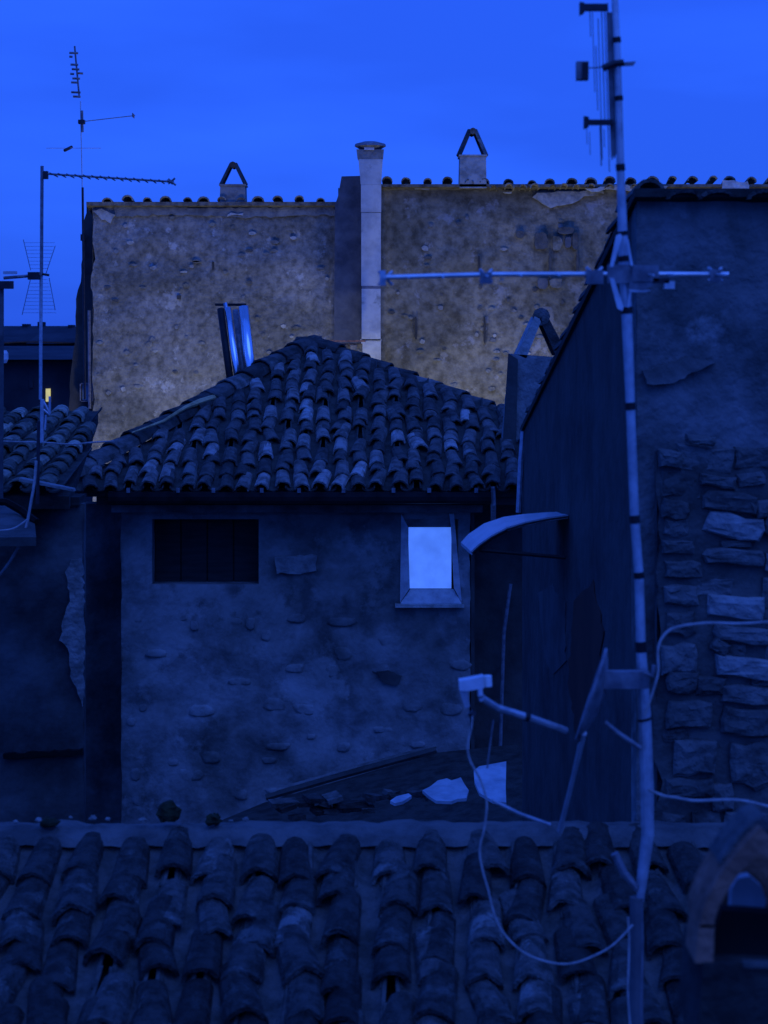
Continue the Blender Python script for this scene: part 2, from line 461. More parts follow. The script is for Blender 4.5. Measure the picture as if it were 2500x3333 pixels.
# ------------------------------------------------------------------ far stone building
DF = 29.0
fb = thing('stone_building', 'tall rubble stone building with tiled top edge rising behind the hipped roof', 'building', (0, DF, 0))
zl = PZ(662, DF); zr = PZ(612, DF)
wl = wall_grid(PX(302, DF), PX(1100, DF), 6.0, zl, DF, step=.085, amp=.022, seed=3, thick=.5, edge=.05,
               holes=())
put('wall', wl, M_tufa, fb, smooth=True, label='left stretch of rough grey stone wall')
wr = wall_grid(PX(1100, DF) + .003, PX(2600, DF), 6.0, zr, DF + .05, step=.085, amp=.022, seed=9, thick=.5, edge=.03,
               holes=())
put('wall', wr, M_tufa2, fb, smooth=True, label='right stretch of ochre stone wall')
# blocking inside old holes: odd stones
for (a, b_, c_, d_, mm) in ((1795, 1830, 768, 815, M_tufa2), (1752, 1786, 905, 940, M_bluebreast), 
                            (1818, 1872, 738, 762, M_darkstone), (1864, 1884, 755, 815, M_darkstone), (1738, 1784, 756, 812, M_darkstone), (1680, 1706, 750, 775, M_darkstone), (1838, 1862, 768, 808, M_bluebreast), (1786, 1796, 820, 905, M_darkstone), (1876, 1884, 820, 900, M_darkstone), (1790, 1830, 905, 938, M_tufa),
                            (1350, 1358, 1030, 1110, M_darkwall), (1575, 1581, 1030, 1120, M_darkwall), (1555, 1564, 830, 880, M_darkwall),
                            (690, 698, 850, 880, M_darkwall), (575, 590, 960, 975, M_darkwall)):
    s = MB(); rnd = random.Random(a)
    pts = []
    for k in range(9):
        an = 2 * math.pi * k / 9
        x = (a + b_) / 2 + math.copysign(abs(math.cos(an)) ** .6, math.cos(an)) * (b_ - a) / 2 * rnd.uniform(.8, 1.15)
        y = (c_ + d_) / 2 - math.copysign(abs(math.sin(an)) ** .6, math.sin(an)) * (d_ - c_) / 2 * rnd.uniform(.85, 1.1)
        pts.append(P(x, y, DF - .02))
    s.prism(pts, (0, .09, 0)); put('stone', s, mm, fb)
rnd = random.Random(71)
for k in range(150):
    x = rnd.uniform(320, 1980); 
    if 1075 < x < 1250: continue
    y = rnd.uniform(700, 1330); w2 = rnd.uniform(5, 15); h2 = rnd.uniform(4, 9)
    pts = []
    for j in range(7):
        an = 2 * math.pi * j / 7
        pts.append(P(x + math.cos(an) * w2 * rnd.uniform(.7, 1.15), y - math.sin(an) * h2 * rnd.uniform(.7, 1.15), DF + (.0 if x < 1100 else .05) - .022))
    q = MB(); q.prism(pts, (0, .06, 0)); put('stone', q, rnd.choice((M_tufa, M_tufa2, M_chim_d, M_darkstone, M_chim)), fb)
# pale mortar band and plaster patches near the top
def patch(pts, D, m, parent, name='plaster_patch', th=.05, seed=1, label=None):
    rnd = random.Random(seed); out_ = []
    n = len(pts)
    for k in range(n):
        a = pts[k]; b_ = pts[(k + 1) % n]
        L_ = math.hypot(b_[0] - a[0], b_[1] - a[1]); q = max(1, int(L_ / 16))
        for i in range(q):
            t = i / q
            out_.append(P(a[0] + (b_[0] - a[0]) * t + rnd.uniform(-4, 4), a[1] + (b_[1] - a[1]) * t + rnd.uniform(-4, 4), D))
    mb = MB(); mb.prism(out_, (0, th, 0)); return put(name, mb, m, parent, label=label)
patch([(1735, 645), (1790, 675), (1850, 668), (1900, 640), (1965, 628), (1960, 616), (1880, 622), (1800, 626), (1745, 630)], DF - .02, M_chim, fb, seed=4)
patch([(1905, 612), (2010, 604), (2175, 602), (2160, 624), (2000, 618), (1930, 622)], DF - .14, M_palepatch, fb, seed=5)
patch([(2350, 590), (2435, 590), (2440, 622), (2352, 622)], DF - .14, M_palepatch, fb, seed=15)
patch([(1345, 604), (1400, 606), (1398, 616), (1350, 614)], DF - .03, M_palepatch, fb, seed=6)
patch([(1640, 622), (1670, 622), (1668, 632), (1642, 632)], DF - .03, M_palepatch, fb, seed=8)
patch([(305, 690), (330, 682), (380, 700), (360, 725), (330, 712)], DF - .04, M_chim, fb, seed=7)
patch([(370, 668), (700, 676), (1090, 672), (1090, 700), (800, 708), (560, 698), (380, 705)], DF - .035, M_chim_d, fb, seed=17)
patch([(738, 695), (790, 695), (790, 701), (738, 701)], DF - .05, M_palepatch, fb, seed=2)
# roof slab and tile ends
rl = MB(); rl.prism([(PX(285, DF), DF - .12, zl + .015), (PX(285, DF), DF + 5, zl - .9), (PX(285, DF), DF + 5, zl - 1.0), (PX(285, DF), DF - .12, zl - .04)], (PX(1100, DF) - PX(285, DF), 0, 0))
rlo = put('roof', rl, M_tile_far, fb)
rr_ = MB(); rr_.prism([(PX(1120, DF), DF - .12, zr + .05), (PX(1120, DF), DF + 5, zr - .8), (PX(1120, DF), DF + 5, zr - 1.0), (PX(1120, DF), DF - .12, zr + .01)], (PX(2600, DF) - PX(1120, DF), 0, 0))
rro = put('roof', rr_, M_tile_far, fb)
rnd = random.Random(5)
farT = [tile_mesh(.17, .5, .02, 300 + k, M_tile_far, height=.46) for k in range(4)]
def end_tiles(parent, x0, x1, step, yfun, D, meshes=farT, jitter=6, sc0=1.0):
    x = x0
    while x < x1:
        s = sc0 * rnd.uniform(.75, 1.15)
        M = frame(Vector((1, 0, 0)), Vector((0, 1, 0)), Vector((0, 0, 1)), P(x + rnd.uniform(-jitter, jitter), yfun(x) + rnd.uniform(-4, 4), D) + Vector((0, .12, 0)))
        M = M @ Matrix.Rotation(-.1 + rnd.gauss(0, .04), 4, 'X') @ Matrix.Rotation(rnd.gauss(0, .08), 4, 'Y') @ Matrix.Diagonal((s, 1, s, 1))
        add_tile(meshes[rnd.randrange(len(meshes))], parent, M)
        x += step * rnd.uniform(.88, 1.12)
end_tiles(rlo, 350, 1080, 66, lambda x: 661, DF)
end_tiles(rro, 1262, 2600, 66, lambda x: 600 + (4 if 1600 < x < 1900 else -4 if x > 2050 else 0), DF)
end_tiles(rro, 1600, 2100, 47, lambda x: 619 - max(0, (x - 1850)) * .04, DF - .1, jitter=10, sc0=.8)
# chimney breast, dark grey-blue
cb = MB()
cb.prism([P(1086, 1500, DF - .28), P(1182, 1500, DF - .28), P(1184, 572, DF - .28), P(1112, 574, DF - .28), P(1100, 640, DF - .28), P(1090, 668, DF - .28)], (0, .27, 0))
put('chimney_breast', cb, M_bluebreast, fb)
# dark rear return at left with drain pipe
ra = thing('rear_wing', 'narrow dark wing at the left edge of the stone building with a drainpipe', 'building', P(280, 1400, 30.2))
rw = MB(); Dd = 29.8
edge = []
rnd = random.Random(2)
yy = 665
while yy < 1500:
    xx = 278 - max(0, (yy - 700)) * .07 - (8 if yy > 940 else 0)
    edge.append(P(xx + rnd.uniform(-5, 4), yy, Dd)); yy += 28
pts = edge + [P(310, 1500, Dd), P(310, 665, Dd)]
rw.prism(pts, (0, 3, 0)); put('wall', rw, M_darkwall, ra)
dp = MB(); dp.tube([P(291, 1010, 29.1), P(293, 1330, 29.1)], .028, 8); put('drainpipe', dp, M_galv_d, ra)
lp = MB(); lp.box(P(262, 783, 29.6), P(276, 764, 29.75)); put('spotlight', lp, M_blackpl, ra)
wb = MB(); wb.box(P(268, 1303, 29.5), P(300, 1250, 29.7)); wo = put('window', wb, M_glassblue, ra)
wf = MB()
for (a, b_, c_, d_) in ((264, 268, 1248, 1305), (300, 304, 1248, 1305), (264, 304, 1246, 1250), (264, 304, 1303, 1307)):
    wf.box(P(a, d_, 29.47), P(b_, c_, 29.72))
put('frame', wf, M_galv_d, wo)

# far chimneys
a_chimney(DF - .1, 757, 40, 668, 604, 530, 'small pointed tile hood chimney on the left end of the stone wall', M_chim_d, M_tile_dark)
a_chimney(DF - .12, 1540, 42, 612, 508, 420, 'taller pale pointed hood chimney on the right part of the stone wall', M_chim, M_tile_dark, depth=.5)

# white flue
fl = thing('flue_pipe', 'tall pale square flue with flared top and dark cap against the stone wall', 'flue', P(1205, 1300, 28.3))
Dq = 28.3
def sq(px0, px1, y0, y1, nm, mm, px0b=None, px1b=None, d=.33):
    px0b = px0 if px0b is None else px0b; px1b = px1 if px1b is None else px1b
    a = [P(px0, y0, Dq), P(px1, y0, Dq), P(px1 - 3, y0, Dq) + Vector((0, d, 0)), P(px0 + 3, y0, Dq) + Vector((0, d, 0))]
    b_ = [P(px0b, y1, Dq), P(px1b, y1, Dq), P(px1b - 3, y1, Dq) + Vector((0, d, 0)), P(px0b + 3, y1, Dq) + Vector((0, d, 0))]
    q = MB(); q.v = a + b_; q.f = [(0, 1, 2, 3), (7, 6, 5, 4), (1, 0, 4, 5), (2, 1, 5, 6), (3, 2, 6, 7), (0, 3, 7, 4)]
    return put(nm, q, mm, fl)
sq(1167, 1246, 518, 600, 'flared_head', M_flue, 1174, 1241)
sq(1160, 1250, 486, 517.5, 'collar', M_chim_d, 1164, 1247)
sq(1175, 1241, 600.5, 690, 'pipe_section', M_flue)
sq(1176, 1240, 693, 930, 'pipe_section', M_flue)
sq(1177, 1239, 940, 1108, 'pipe_section', M_flue)
sq(1176, 1240, 1111, 1290, 'pipe_section', M_flue)
sq(1178, 1238, 690.3, 692.7, 'joint', M_chim_d); sq(1178, 1238, 930.3, 939.7, 'joint', M_galv_d); sq(1172, 1242, 1104, 1110.7, 'joint', M_chim)
q = MB()
c0 = P(1205, 484, Dq) + Vector((0, .16, 0))
for (r0, z0, r1, z1) in ((.16, 0, .235, .05), (.235, .05, .22, .085), (.22, .085, .06, .115)):
    pass
q.tube([c0, c0 + Vector((0, 0, .05)), c0 + Vector((0, 0, .085)), c0 + Vector((0, 0, .12))], [.15, .235, .225, .10], 14)
put('cap', q, M_galv_d, fl)
q = MB(); q.box(P(1186, 488, Dq - .025), P(1218, 480, Dq - .004)); put('cap_bracket', q, M_whitepl, fl)

# low lit annexe behind the peak
an = thing('annexe_roof', 'low ochre roof edge just right of the hipped roof peak', 'roof', P(1100, 1150, 27))
q = MB(); q.box(P(1032, 1180, 27), P(1180, 1118, 28)); put('wall', q, M_tufa2, an)
q = MB(); q.box(P(1028, 1113, 26.9), P(1190, 1107, 28)); put('eave_board', q, M_terra, an)
for k in range(4):
    q = MB(); x = 1050 + k * 30; q.box(P(x, 1138, 26.93), P(x + 22, 1122, 26.995)); put('brick', q, M_tile_far, an)

# street lamps hidden down in the lane (their warm glow is what the stone wall shows)
lamp_labels = ('street lantern in the lane behind the left half of the hipped roof',
               'street lantern in the lane behind the peak of the hipped roof',
               'street lantern in the lane behind the right side of the hipped roof')
for k, (lx, ly, lz, en) in enumerate(((-3.1, 25.5, 8.5, 260), (-.3, 25.5, 8.5, 215), (2.2, 25.5, 8.5, 235))):
    t = thing('street_lamp', lamp_labels[k], 'street lamp', (lx, ly - .5, lz - 1.0), 'lanterns in the lane behind the hipped house')
    q = MB(); q.tube([(lx, ly - .6, lz - .5), (lx, ly - .3, lz - .1), (lx, ly, lz + .12)], .02, 6); put('arm', q, M_gutter, t)
    q = MB(); q.tube([(lx, ly, lz + .28), (lx, ly, lz + .14)], [.03, .17], 10); put('shade', q, M_gutter, t)
    q = MB(); q.tube([(lx, ly, lz + .12), (lx, ly, lz + .02)], [.06, .045], 10); put('bulb', q, M_glow, t)
    L_ = bpy.data.lights.new('lamp_light', 'POINT'); L_.energy = en; L_.color = (.76, .80, .76); L_.shadow_soft_size = .25
    lo = bpy.data.objects.new('lamp_light', L_); COL.objects.link(lo); lo.parent = t
    lo.location = Vector((lx, ly + .25, lz)) - t.location

# ------------------------------------------------------------------ hipped house (centre)
DE = 20.0                                  # eave distance
ez = PZ(1592, DE); XL = PX(205, DE); XR = PX(2270, DE)
pk = P(1020, 1128, 23.3)
hs = thing('hipped_house', 'old plastered house with hipped tile roof, one bright window and a black opening', 'house', (0, DE + .4, 0))
DW = DE + .4
back = 25.3
hole1 = (PX(495, DW), PX(842, DW), PZ(1902, DW), PZ(1690, DW), .28)
hole2 = (PX(1312, DW), PX(1492, DW), PZ(1962, DW), PZ(1690, DW), .16)
wc = wall_grid(PX(395, DW), PX(1530, DW), 4.0, ez - .02, DW, holes=(hole1, hole2), step=.09, amp=.035, seed=21, thick=.45, edge=.02)
put('wall', wc, M_plaster, hs, smooth=True)
q = MB(); q.box((PX(395, DW) + .01, DW + .46, 0), (PX(2270, DE) - .3, back, ez - .05)); put('rear_wall', q, M_darkwall, hs)
# opening with black boards
ob = put('opening', MB().box((hole1[0], DW + .25, hole1[2]), (hole1[1], DW + .27, hole1[3])), M_boards, hs)
for k in range(4):
    xa = hole1[0] + (hole1[1] - hole1[0]) * k / 4
    put('board', MB().box((xa + .008, DW + .225, hole1[2]), (xa + (hole1[1] - hole1[0]) / 4 - .008, DW + .247, hole1[3])), M_boards, ob)
# bright window
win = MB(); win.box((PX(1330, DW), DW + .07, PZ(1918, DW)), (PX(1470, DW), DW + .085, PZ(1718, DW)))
wo = put('window', win, M_glass_emit, hs, label='bright blue window pane')
fr = MB()
D2 = DW - .02
def bar(pts, th=.07): fr.prism(pts, (0, th, 0))
bar([P(1302, 1962, D2), P(1334, 1915, D2 + .0), P(1328, 1716, D2), P(1306, 1672, D2)])
bar([P(1503, 1962, D2), P(1502, 1950, D2), P(1478, 1672, D2), P(1462, 1672, D2), P(1468, 1716, D2), P(1478, 1915, D2)][::-1])
put('frame', fr, M_frame, wo)
hd = MB(); hd.prism([P(1308, 1716, D2 + .03), P(1466, 1716, D2 + .03), P(1462, 1675, D2 + .03), P(1308, 1675, D2 + .03)], (0, .05, 0)); put('head', hd, M_cornice, wo)
sl_ = MB(); a0 = P(1304, 1962, DW - .06); a1 = P(1502, 1962, DW - .06); b1 = P(1476, 1917, DW + .06); b0 = P(1336, 1917, DW + .06)
sl_.v = [a0, a1, b1, b0, a0 - Vector((0, 0, .02)), a1 - Vector((0, 0, .02)), b1 - Vector((0, 0, .1)), b0 - Vector((0, 0, .1))]
sl_.f = [(0, 1, 2, 3), (7, 6, 5, 4), (0, 4, 5, 1), (1, 5, 6, 2), (3, 2, 6, 7), (0, 3, 7, 4)]
put('sloping_sill', sl_, M_frame, wo)
st = MB(); st.box(P(1286, 1978, DW - .1), P(1510, 1964, DW - .005)); put('sill', st, M_chim, wo)
# odd pale stone in the wall, and a raised dark patch painting a hole's shade
patch([(895, 1812), (1028, 1806), (1030, 1862), (960, 1868), (897, 1864)], DW - .05, M_palepatch if False else M_chim_d, hs, name='stone', seed=11, label='pale rectangular stone')
patch([(1225, 2185), (1262, 2180), (1305, 2205), (1297, 2232), (1262, 2228), (1232, 2205)], DW - .045, M_darkwall, hs, name='dark_hole_patch', seed=5)
rnd = random.Random(314)
M_st1 = mat('wall_stone_plaster_washed', (.13, .13, .128), (.25, .245, .24), 6, .95, bump=.8, bscale=22)
M_st2 = mat('wall_stone_plaster_grey', (.08, .08, .08), (.17, .165, .16), 6, .95, bump=.8, bscale=22)
def wall_stones(n, x0, x1, y0, y1, D, par, avoid=()):
    used = []
    for k in range(n):
        x = rnd.uniform(x0, x1); y = rnd.uniform(y0, y1); w2 = rnd.uniform(16, 52); h2 = rnd.uniform(10, 26)
        if any(a - w2 < x < b_ + w2 and c - h2 < y < d + h2 for (a, b_, c, d) in avoid): continue
        if any(abs(x - p_[0]) < (w2 + p_[2]) * 1.05 and abs(y - p_[1]) < (h2 + p_[3]) * 1.05 for p_ in used): continue
        used.append((x, y, w2, h2)); lift = rnd.uniform(-.008, .004)
        ring = []
        for j in range(9):
            an = 2 * math.pi * j / 9
            cxx = math.copysign(abs(math.cos(an)) ** .7, math.cos(an)) * w2 * rnd.uniform(.8, 1.15)
            cyy = math.copysign(abs(math.sin(an)) ** .7, math.sin(an)) * h2 * rnd.uniform(.8, 1.15)
            ring.append((cxx, cyy))
        q = MB()
        for (kk, dy) in ((1.0, .03), (.86, -.006), (.60, -.011)):
            for (a, b_) in ring: q.v.append(P(x + a * kk, y + b_ * kk, D) + Vector((0, dy + lift, 0)))
        for i in range(2):
            for j in range(9):
                j2 = (j + 1) % 9; q.f.append((i * 9 + j, (i + 1) * 9 + j, (i + 1) * 9 + j2, i * 9 + j2))
        q.f.append(tuple(18 + j for j in range(8, -1, -1)))
        put('stone', q, rnd.choice((M_plaster, M_plaster, M_plaster, M_plaster, M_plaster, M_plaster)), par, smooth=True)
wall_stones(60, 420, 1500, 1960, 2660, DW, hs, avoid=((1270, 1520, 1650, 1990), (480, 860, 1680, 1915), (880, 1045, 1800, 1875)))
# eaves: gutter, brackets, cornice
gt = MB(); Dg = DE - .10
x0, x1 = PX(355, Dg), PX(1598, Dg); zg = PZ(1600, Dg)
prof = [(math.cos(a) * .07, math.sin(a) * .13) for a in [math.pi + math.pi * k / 8 for k in range(9)]]
pp = [Vector((x0, Dg + c, zg + s)) for (c, s) in prof] + [Vector((x0, Dg + .06, zg)), Vector((x0, Dg - .06, zg))][:0]
gt.prism(pp, (x1 - x0, 0, 0)); put('eave_shade_gutter', gt, M_gutter, hs)  # near-black bar also draws the shadow under the eave
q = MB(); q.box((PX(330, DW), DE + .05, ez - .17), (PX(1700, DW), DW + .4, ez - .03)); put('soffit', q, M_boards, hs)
q = MB(); q.box((PX(352, DE), DW - .16, PZ(1668, DW - .16)), (PX(1575, DE), DW - .004, PZ(1644, DW - .16))); put('cornice', q, M_cornice, hs)
rnd = random.Random(8)
for k in range(9):
    x = 420 + k * 140 + rnd.uniform(-15, 15)
    q = MB(); q.box(P(x, 1604, DE - .19), P(x + 12, 1588, DE - .17)); put('gutter_bracket', q, M_galv_d, hs)
q = MB(); q.tube([P(1604, 1585, 19.9), P(1606, 1640, 19.95), P(1606, 1700, 20.2)], .028, 8); put('downpipe', q, M_galv, hs)
# roof deck
rv = Vector((0, pk.y - DE, pk.z - ez)); rl_ = rv.length; vdir = rv.normalized()
rb = Vector((pk.x, back, pk.z))
dk = MB()
A0 = Vector((XL, DE, ez)); B0 = Vector((XR, DE, ez)); A1 = Vector((XL, back, ez)); B1 = Vector((XR, back, ez))
dk.v = [A0, B0, pk, A1, B1, rb] + [v_ - Vector((0, 0, .08)) for v_ in (A0, B0, B1, A1)]
dk.f = [(0, 1, 2), (3, 0, 2, 5), (1, 4, 5, 2), (4, 3, 5), (6, 9, 8, 7), (0, 6, 7, 1), (1, 7, 8, 4), (3, 9, 6, 0), (4, 8, 9, 3)]
roof = put('roof', dk, M_deck, hs)
def inside_c(s, t):
    fl_ = t / rl_
    xl = XL + (pk.x - XL) * fl_ + .05; xr = XR + (pk.x - XR) * fl_ - .05
    return xl < XL + s < min(xr, PX(1760, 22)) and t < rl_ - .05
tile_roof(roof, A0 + Vector((0, -.06, 0)), (1, 0, 0), vdir, 34, 15, .20, .255, .165, .34, M_tile, M_chan, inside_c, 3, jit=.05, chan_obj=False, rot=.11, skip=.05)
ridge_tiles(roof, pk + Vector((0, 0, .02)), A0 + Vector((.08, .1, .10)), .34, .42, M_tile_dark, 5, lift=.02)
ridge_tiles(roof, pk + Vector((0, 0, .04)), P(1760, 1398, 21.6), .26, .46, M_tile_dark, 6, lift=.0)
q = MB(); q.prism([pk + Vector((-.30, -.12, -.02)), pk + Vector((.12, -.12, -.02)), pk + Vector((.09, -.12, .13)), pk + Vector((-.2, -.12, .12))], (0, .5, 0)); put('ridge_cap', q, M_mortar_d, roof)
# mortar fillet on left hip, lamp light put into its ochre colour
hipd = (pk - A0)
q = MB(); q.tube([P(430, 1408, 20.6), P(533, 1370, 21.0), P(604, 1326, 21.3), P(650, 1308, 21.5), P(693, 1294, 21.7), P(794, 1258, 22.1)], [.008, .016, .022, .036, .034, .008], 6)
put('mortar_fillet', q, M_mortar_lamp_tint, roof)
# debris on the roof
rnd = random.Random(12)

# dark passage and door wall to the right of the house, under the canopy
pz = thing('passage_wall', 'very dark wall of the passage under the curved canopy', 'wall', P(1700, 2600, 21))
q = MB(); q.box((PX(1530, 21) + .01, 21.0, 0), (PX(2100, 21), 21.3, PZ(1600, 21))); put('wall', q, M_darkwall, pz)
q = MB(); q.box((PX(1530, DW) + .01, DW + .02, 0), (PX(1545, DW), 21, PZ(1660, DW))); put('return', q, M_darkwall, pz)
patch([(1752, 1930), (1832, 1900), (1836, 2190), (1770, 2150)], 20.95, M_plaster_r, pz, seed=31)
q = MB(); q.tube([P(1662, 1900, 20.7), P(1640, 2060, 20.7), P(1628, 2440, 20.7)], .022, 8); put('drainpipe', q, M_galv_d, pz)
q = MB(); q.box(P(1550, 2480, 20.98), P(1618, 1850, 20.999)); put('door', q, M_boards, pz)

# curved canopy
cn = thing('canopy', 'curved pale plastic canopy fixed between the window and the dark side wall', 'canopy', P(1670, 1760, 12))
lowc = [(1500, 1792), (1545, 1792), (1580, 1762), (1620, 1735), (1680, 1709), (1740, 1694), (1800, 1682), (1850, 1672)]
D0, D1 = 11.8, 12.5
q = MB(); n_ = 0
prof_ = [(1535, 1796), (1560, 1772), (1600, 1744), (1650, 1718), (1710, 1700), (1780, 1686), (1850, 1676)]
prof_b = [(1500, 1765), (1525, 1738), (1575, 1704), (1640, 1682), (1705, 1673), (1780, 1667), (1850, 1664)]
for (a, b_) in zip(prof_, prof_b):
    q.v += [P(*a, D0), P(*b_, D1), P(*b_, D1) - Vector((0, 0, .02)), P(*a, D0) - Vector((0, 0, .02))]
for k in range(len(prof_) - 1):
    i = k * 4
    for j in range(4):
        j2 = (j + 1) % 4; q.f.append((i + j, i + 4 + j, i + 4 + j2, i + j2))
q.f += [(0, 1, 2, 3), (i + 7, i + 6, i + 5, i + 4)]
put('sheet', q, M_canopy, cn)
q = MB(); q.tube([P(a[0] + 2, a[1] + 5, D0 + .01) for a in prof_], .014, 6); put('front_rib', q, M_gutter, cn)
q = MB(); q.tube([P(1560, 1790, D0 + .03), P(1840, 1815, D0 + .03)], .013, 6); put('bracket', q, M_gutter, cn)

# steel flues
sf = thing('steel_flues', 'pair of leaning polished steel flue pipes behind the left hip of the roof', 'flue', P(770, 1300, 24.6))
Ds = 24.4
def lean_tube(nm, pa, pb, r, mm, seg=20, par=sf):
    q = MB(); q.tube([pa, pb], r, seg); return put(nm, q, mm, par, smooth=True)
lean_tube('pipe', P(718, 1006, Ds + .45), P(758, 1300, Ds), .046, M_gutter)  # dark pipe added as the shaded left side of the steel one
lean_tube('pipe', P(741, 1003, Ds + .40), P(784, 1300, Ds - .05), .044, M_steel)
lean_tube('pipe', P(766, 1010, Ds + .55), P(802, 1300, Ds + .1), .040, M_galv_d)  # dull pipe added to darken the gap between the steel pipes
lean_tube('pipe', P(793, 1000, Ds + .45), P(826, 1300, Ds), .068, M_steel)
q = MB(); q.box(P(700, 996, Ds + .72), P(802, 988, Ds + .78)); put('bracket', q, M_gutter, sf)
q = MB(); q.tube([P(733, 985, Ds + .45), P(737, 1006, Ds + .45)], .03, 8); put('spigot', q, M_steel, sf)

# chimney on the right, behind the dark verge
rc = thing('chimney', 'large chimney with two steep leaning tiles beside the dark sloping verge', 'chimney', P(1725, 1400, 19))
Dc = 19.0
q = MB(); q.prism([P(1642, 1430, Dc), P(1850, 1430, Dc), P(1838, 1165, Dc), P(1668, 1152, Dc)], (0, .5, 0)); put('body', q, M_chim_d, rc)
q = MB(); q.prism([P(1638, 1430, Dc - .05), P(1680, 1430, Dc - .05), P(1686, 1170, Dc - .05), P(1655, 1150, Dc - .05)], (0, .045, 0)); put('corner_render', q, M_darkwall, rc)
for nm, (a, b_, wd, mm) in enumerate((((1698, 1160), (1752, 1035), .11, M_chim), ((1826, 1150), (1768, 1030), .15, M_void))):
    A = P(*a, Dc); B = P(*b_, Dc); d = (B - A).normalized(); nn = Vector((-d.z, 0, d.x)) * (.055 if nm == 0 else .06)
    if nn.x > 0 and nm == 0: nn = -nn
    q = MB(); q.prism([A - nn * .9, A + nn * .9, B + nn * .7, B - nn * .7], (0, .5, 0)); put('hood_tile', q, mm if nm == 0 else M_tile_dark, rc, label=('pale leaning tile', 'dark leaning tile')[nm])
q = MB(); q.tube([P(1762, 1030, Dc), P(1762, 1030, Dc + .5)], .09, 8); put('cap_tile', q, M_tile_dark, rc)

# ------------------------------------------------------------------ big building on the right
DN = 9.0; DB = 15.0
bgb = thing('corner_building', 'dark plastered building on the right with a steep raking tiled verge', 'building', P(2300, 1400, 9.5))
cnr = P(2072, 645, DN); far_t = P(1700, 1412, DB)
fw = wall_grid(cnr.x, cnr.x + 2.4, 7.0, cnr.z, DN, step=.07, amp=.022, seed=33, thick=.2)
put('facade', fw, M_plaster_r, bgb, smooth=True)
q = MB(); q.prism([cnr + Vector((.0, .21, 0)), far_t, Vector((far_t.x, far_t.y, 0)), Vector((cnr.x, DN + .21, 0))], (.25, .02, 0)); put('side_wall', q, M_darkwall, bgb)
q = MB()
rfv = far_t - cnr
q.v = [cnr + Vector((-.02, -.08, .0)), cnr + Vector((2.4, -.08, .0)), cnr + Vector((2.4, -.08, .04)), cnr + Vector((-.02, -.08, .04)),
       far_t + Vector((-.02, 0, 0)), far_t + Vector((2.6, 0, 0)), far_t + Vector((2.6, 0, .04)), far_t + Vector((-.02, 0, .04))]
q.f = [(0, 1, 2, 3), (7, 6, 5, 4), (1, 5, 6, 2), (4, 0, 3, 7), (3, 2, 6, 7), (0, 4, 5, 1)]
rf = put('roof', q, M_deck, bgb)
nT = [tile_mesh(.17, .42, .018, 500 + k, M_tile_dark, height=.3) for k in range(3)]
# verge tiles running down the rake
ridge_tiles(rf, cnr + Vector((.06, .1, .05)), far_t + Vector((.07, 0, .05)), .18, .42, M_tile_dark, 9, lift=-.02, name='verge_tile')
nE = [tile_mesh(.17, .42, .018, 520 + k, M_tile_dark, height=.26) for k in range(3)]
rnd = random.Random(19)
for x in list(range(2215, 2345, 105)) + list(range(2475, 2800, 120)):
    M = frame(Vector((1, 0, 0)), Vector((0, 1, 0)), Vector((0, 0, 1)), P(x, 642, DN) + Vector((0, .1, 0))) @ Matrix.Rotation(.06, 4, 'X') @ Matrix.Rotation(rnd.gauss(0, .07), 4, 'Y')
    add_tile(nE[rnd.randrange(3)], rf, M)
patch([(2090, 1210), (2240, 1160), (2330, 1180), (2180, 1250), (2110, 1254)], DN - .04, M_cornice, bgb, seed=62)
patch([(1865, 1950), (1940, 1900), (1950, 2350), (1880, 2380)], 11.6, M_red, pz, th=.02, seed=70) if False else None
kx = (far_t.x - cnr.x) / (far_t.y - cnr.y)
def side_patch(pts, m, seed, nm='plaster_patch'):
    rr0 = random.Random(seed); o_ = []
    for i in range(len(pts)):
        a_, b0_ = pts[i], pts[(i + 1) % len(pts)]
        n_q = max(1, int(math.hypot(b0_[0] - a_[0], b0_[1] - a_[1]) / 22))
        for j in range(n_q):
            x = a_[0] + (b0_[0] - a_[0]) * j / n_q + rr0.uniform(-5, 5); y = a_[1] + (b0_[1] - a_[1]) * j / n_q + rr0.uniform(-6, 6)
            d = (cnr.x - 9 * kx) / ((x - 1250) / F - kx)
            o_.append(P(x, y, d) + Vector((-.004, 0, 0)))
    q = MB(); q.prism(o_, (.02, 0, 0)); put(nm, q, m, bgb)
side_patch([(1752, 1930), (1800, 1905), (1838, 1960), (1842, 2150), (1800, 2190), (1770, 2130)], M_sidepale, 3)
side_patch([(1872, 1960), (1930, 1890), (1965, 2050), (1940, 2250), (1880, 2420), (1850, 2200)], M_red, 4)
# light metal flashing down the far corner
q = MB(); q.tube([P(1703, 1400, 14.9), P(1696, 1500, 14.9), P(1688, 1668, 14.9)], [.02, .022, .022], 8); put('downpipe', q, M_galv, bgb)

# ------------------------------------------------------------------ exposed stonework on the right
M_tile_near = mat('near_roof_tile', (.022, .022, .020), (.075, .07, .066), 16, .93, bump=.9, bscale=55, rand=(.4, .8, .55, 1.1, .5, .9, 1.8, .65), c3=(.12, .12, .115), c3pos=.60)
M_joint = mat('crumbling_joint_mortar', (.04, .04, .04), (.10, .10, .098), 4, .95, bump=.8, bscale=16, detail=9)
M_block = mat('exposed_stone_block', (.065, .065, .065), (.14, .14, .138), 7, .95, bump=.9, bscale=24, rand=(.5, .8, .6, 1.1, .7, 1.4), c3=(.15, .15, .145), c3pos=.58)
M_block_p = mat('pale_stone_block', (.17, .17, .17), (.28, .28, .275), 8, .95, bump=.8, bscale=24, c3=(.32, .32, .31), c3pos=.60)
sw = thing('rough_stone_wall', 'rough dry stone wall of uneven blocks under the plastered facade at the right edge', 'wall', P(2330, 3300, 8.6))
DS = 8.92
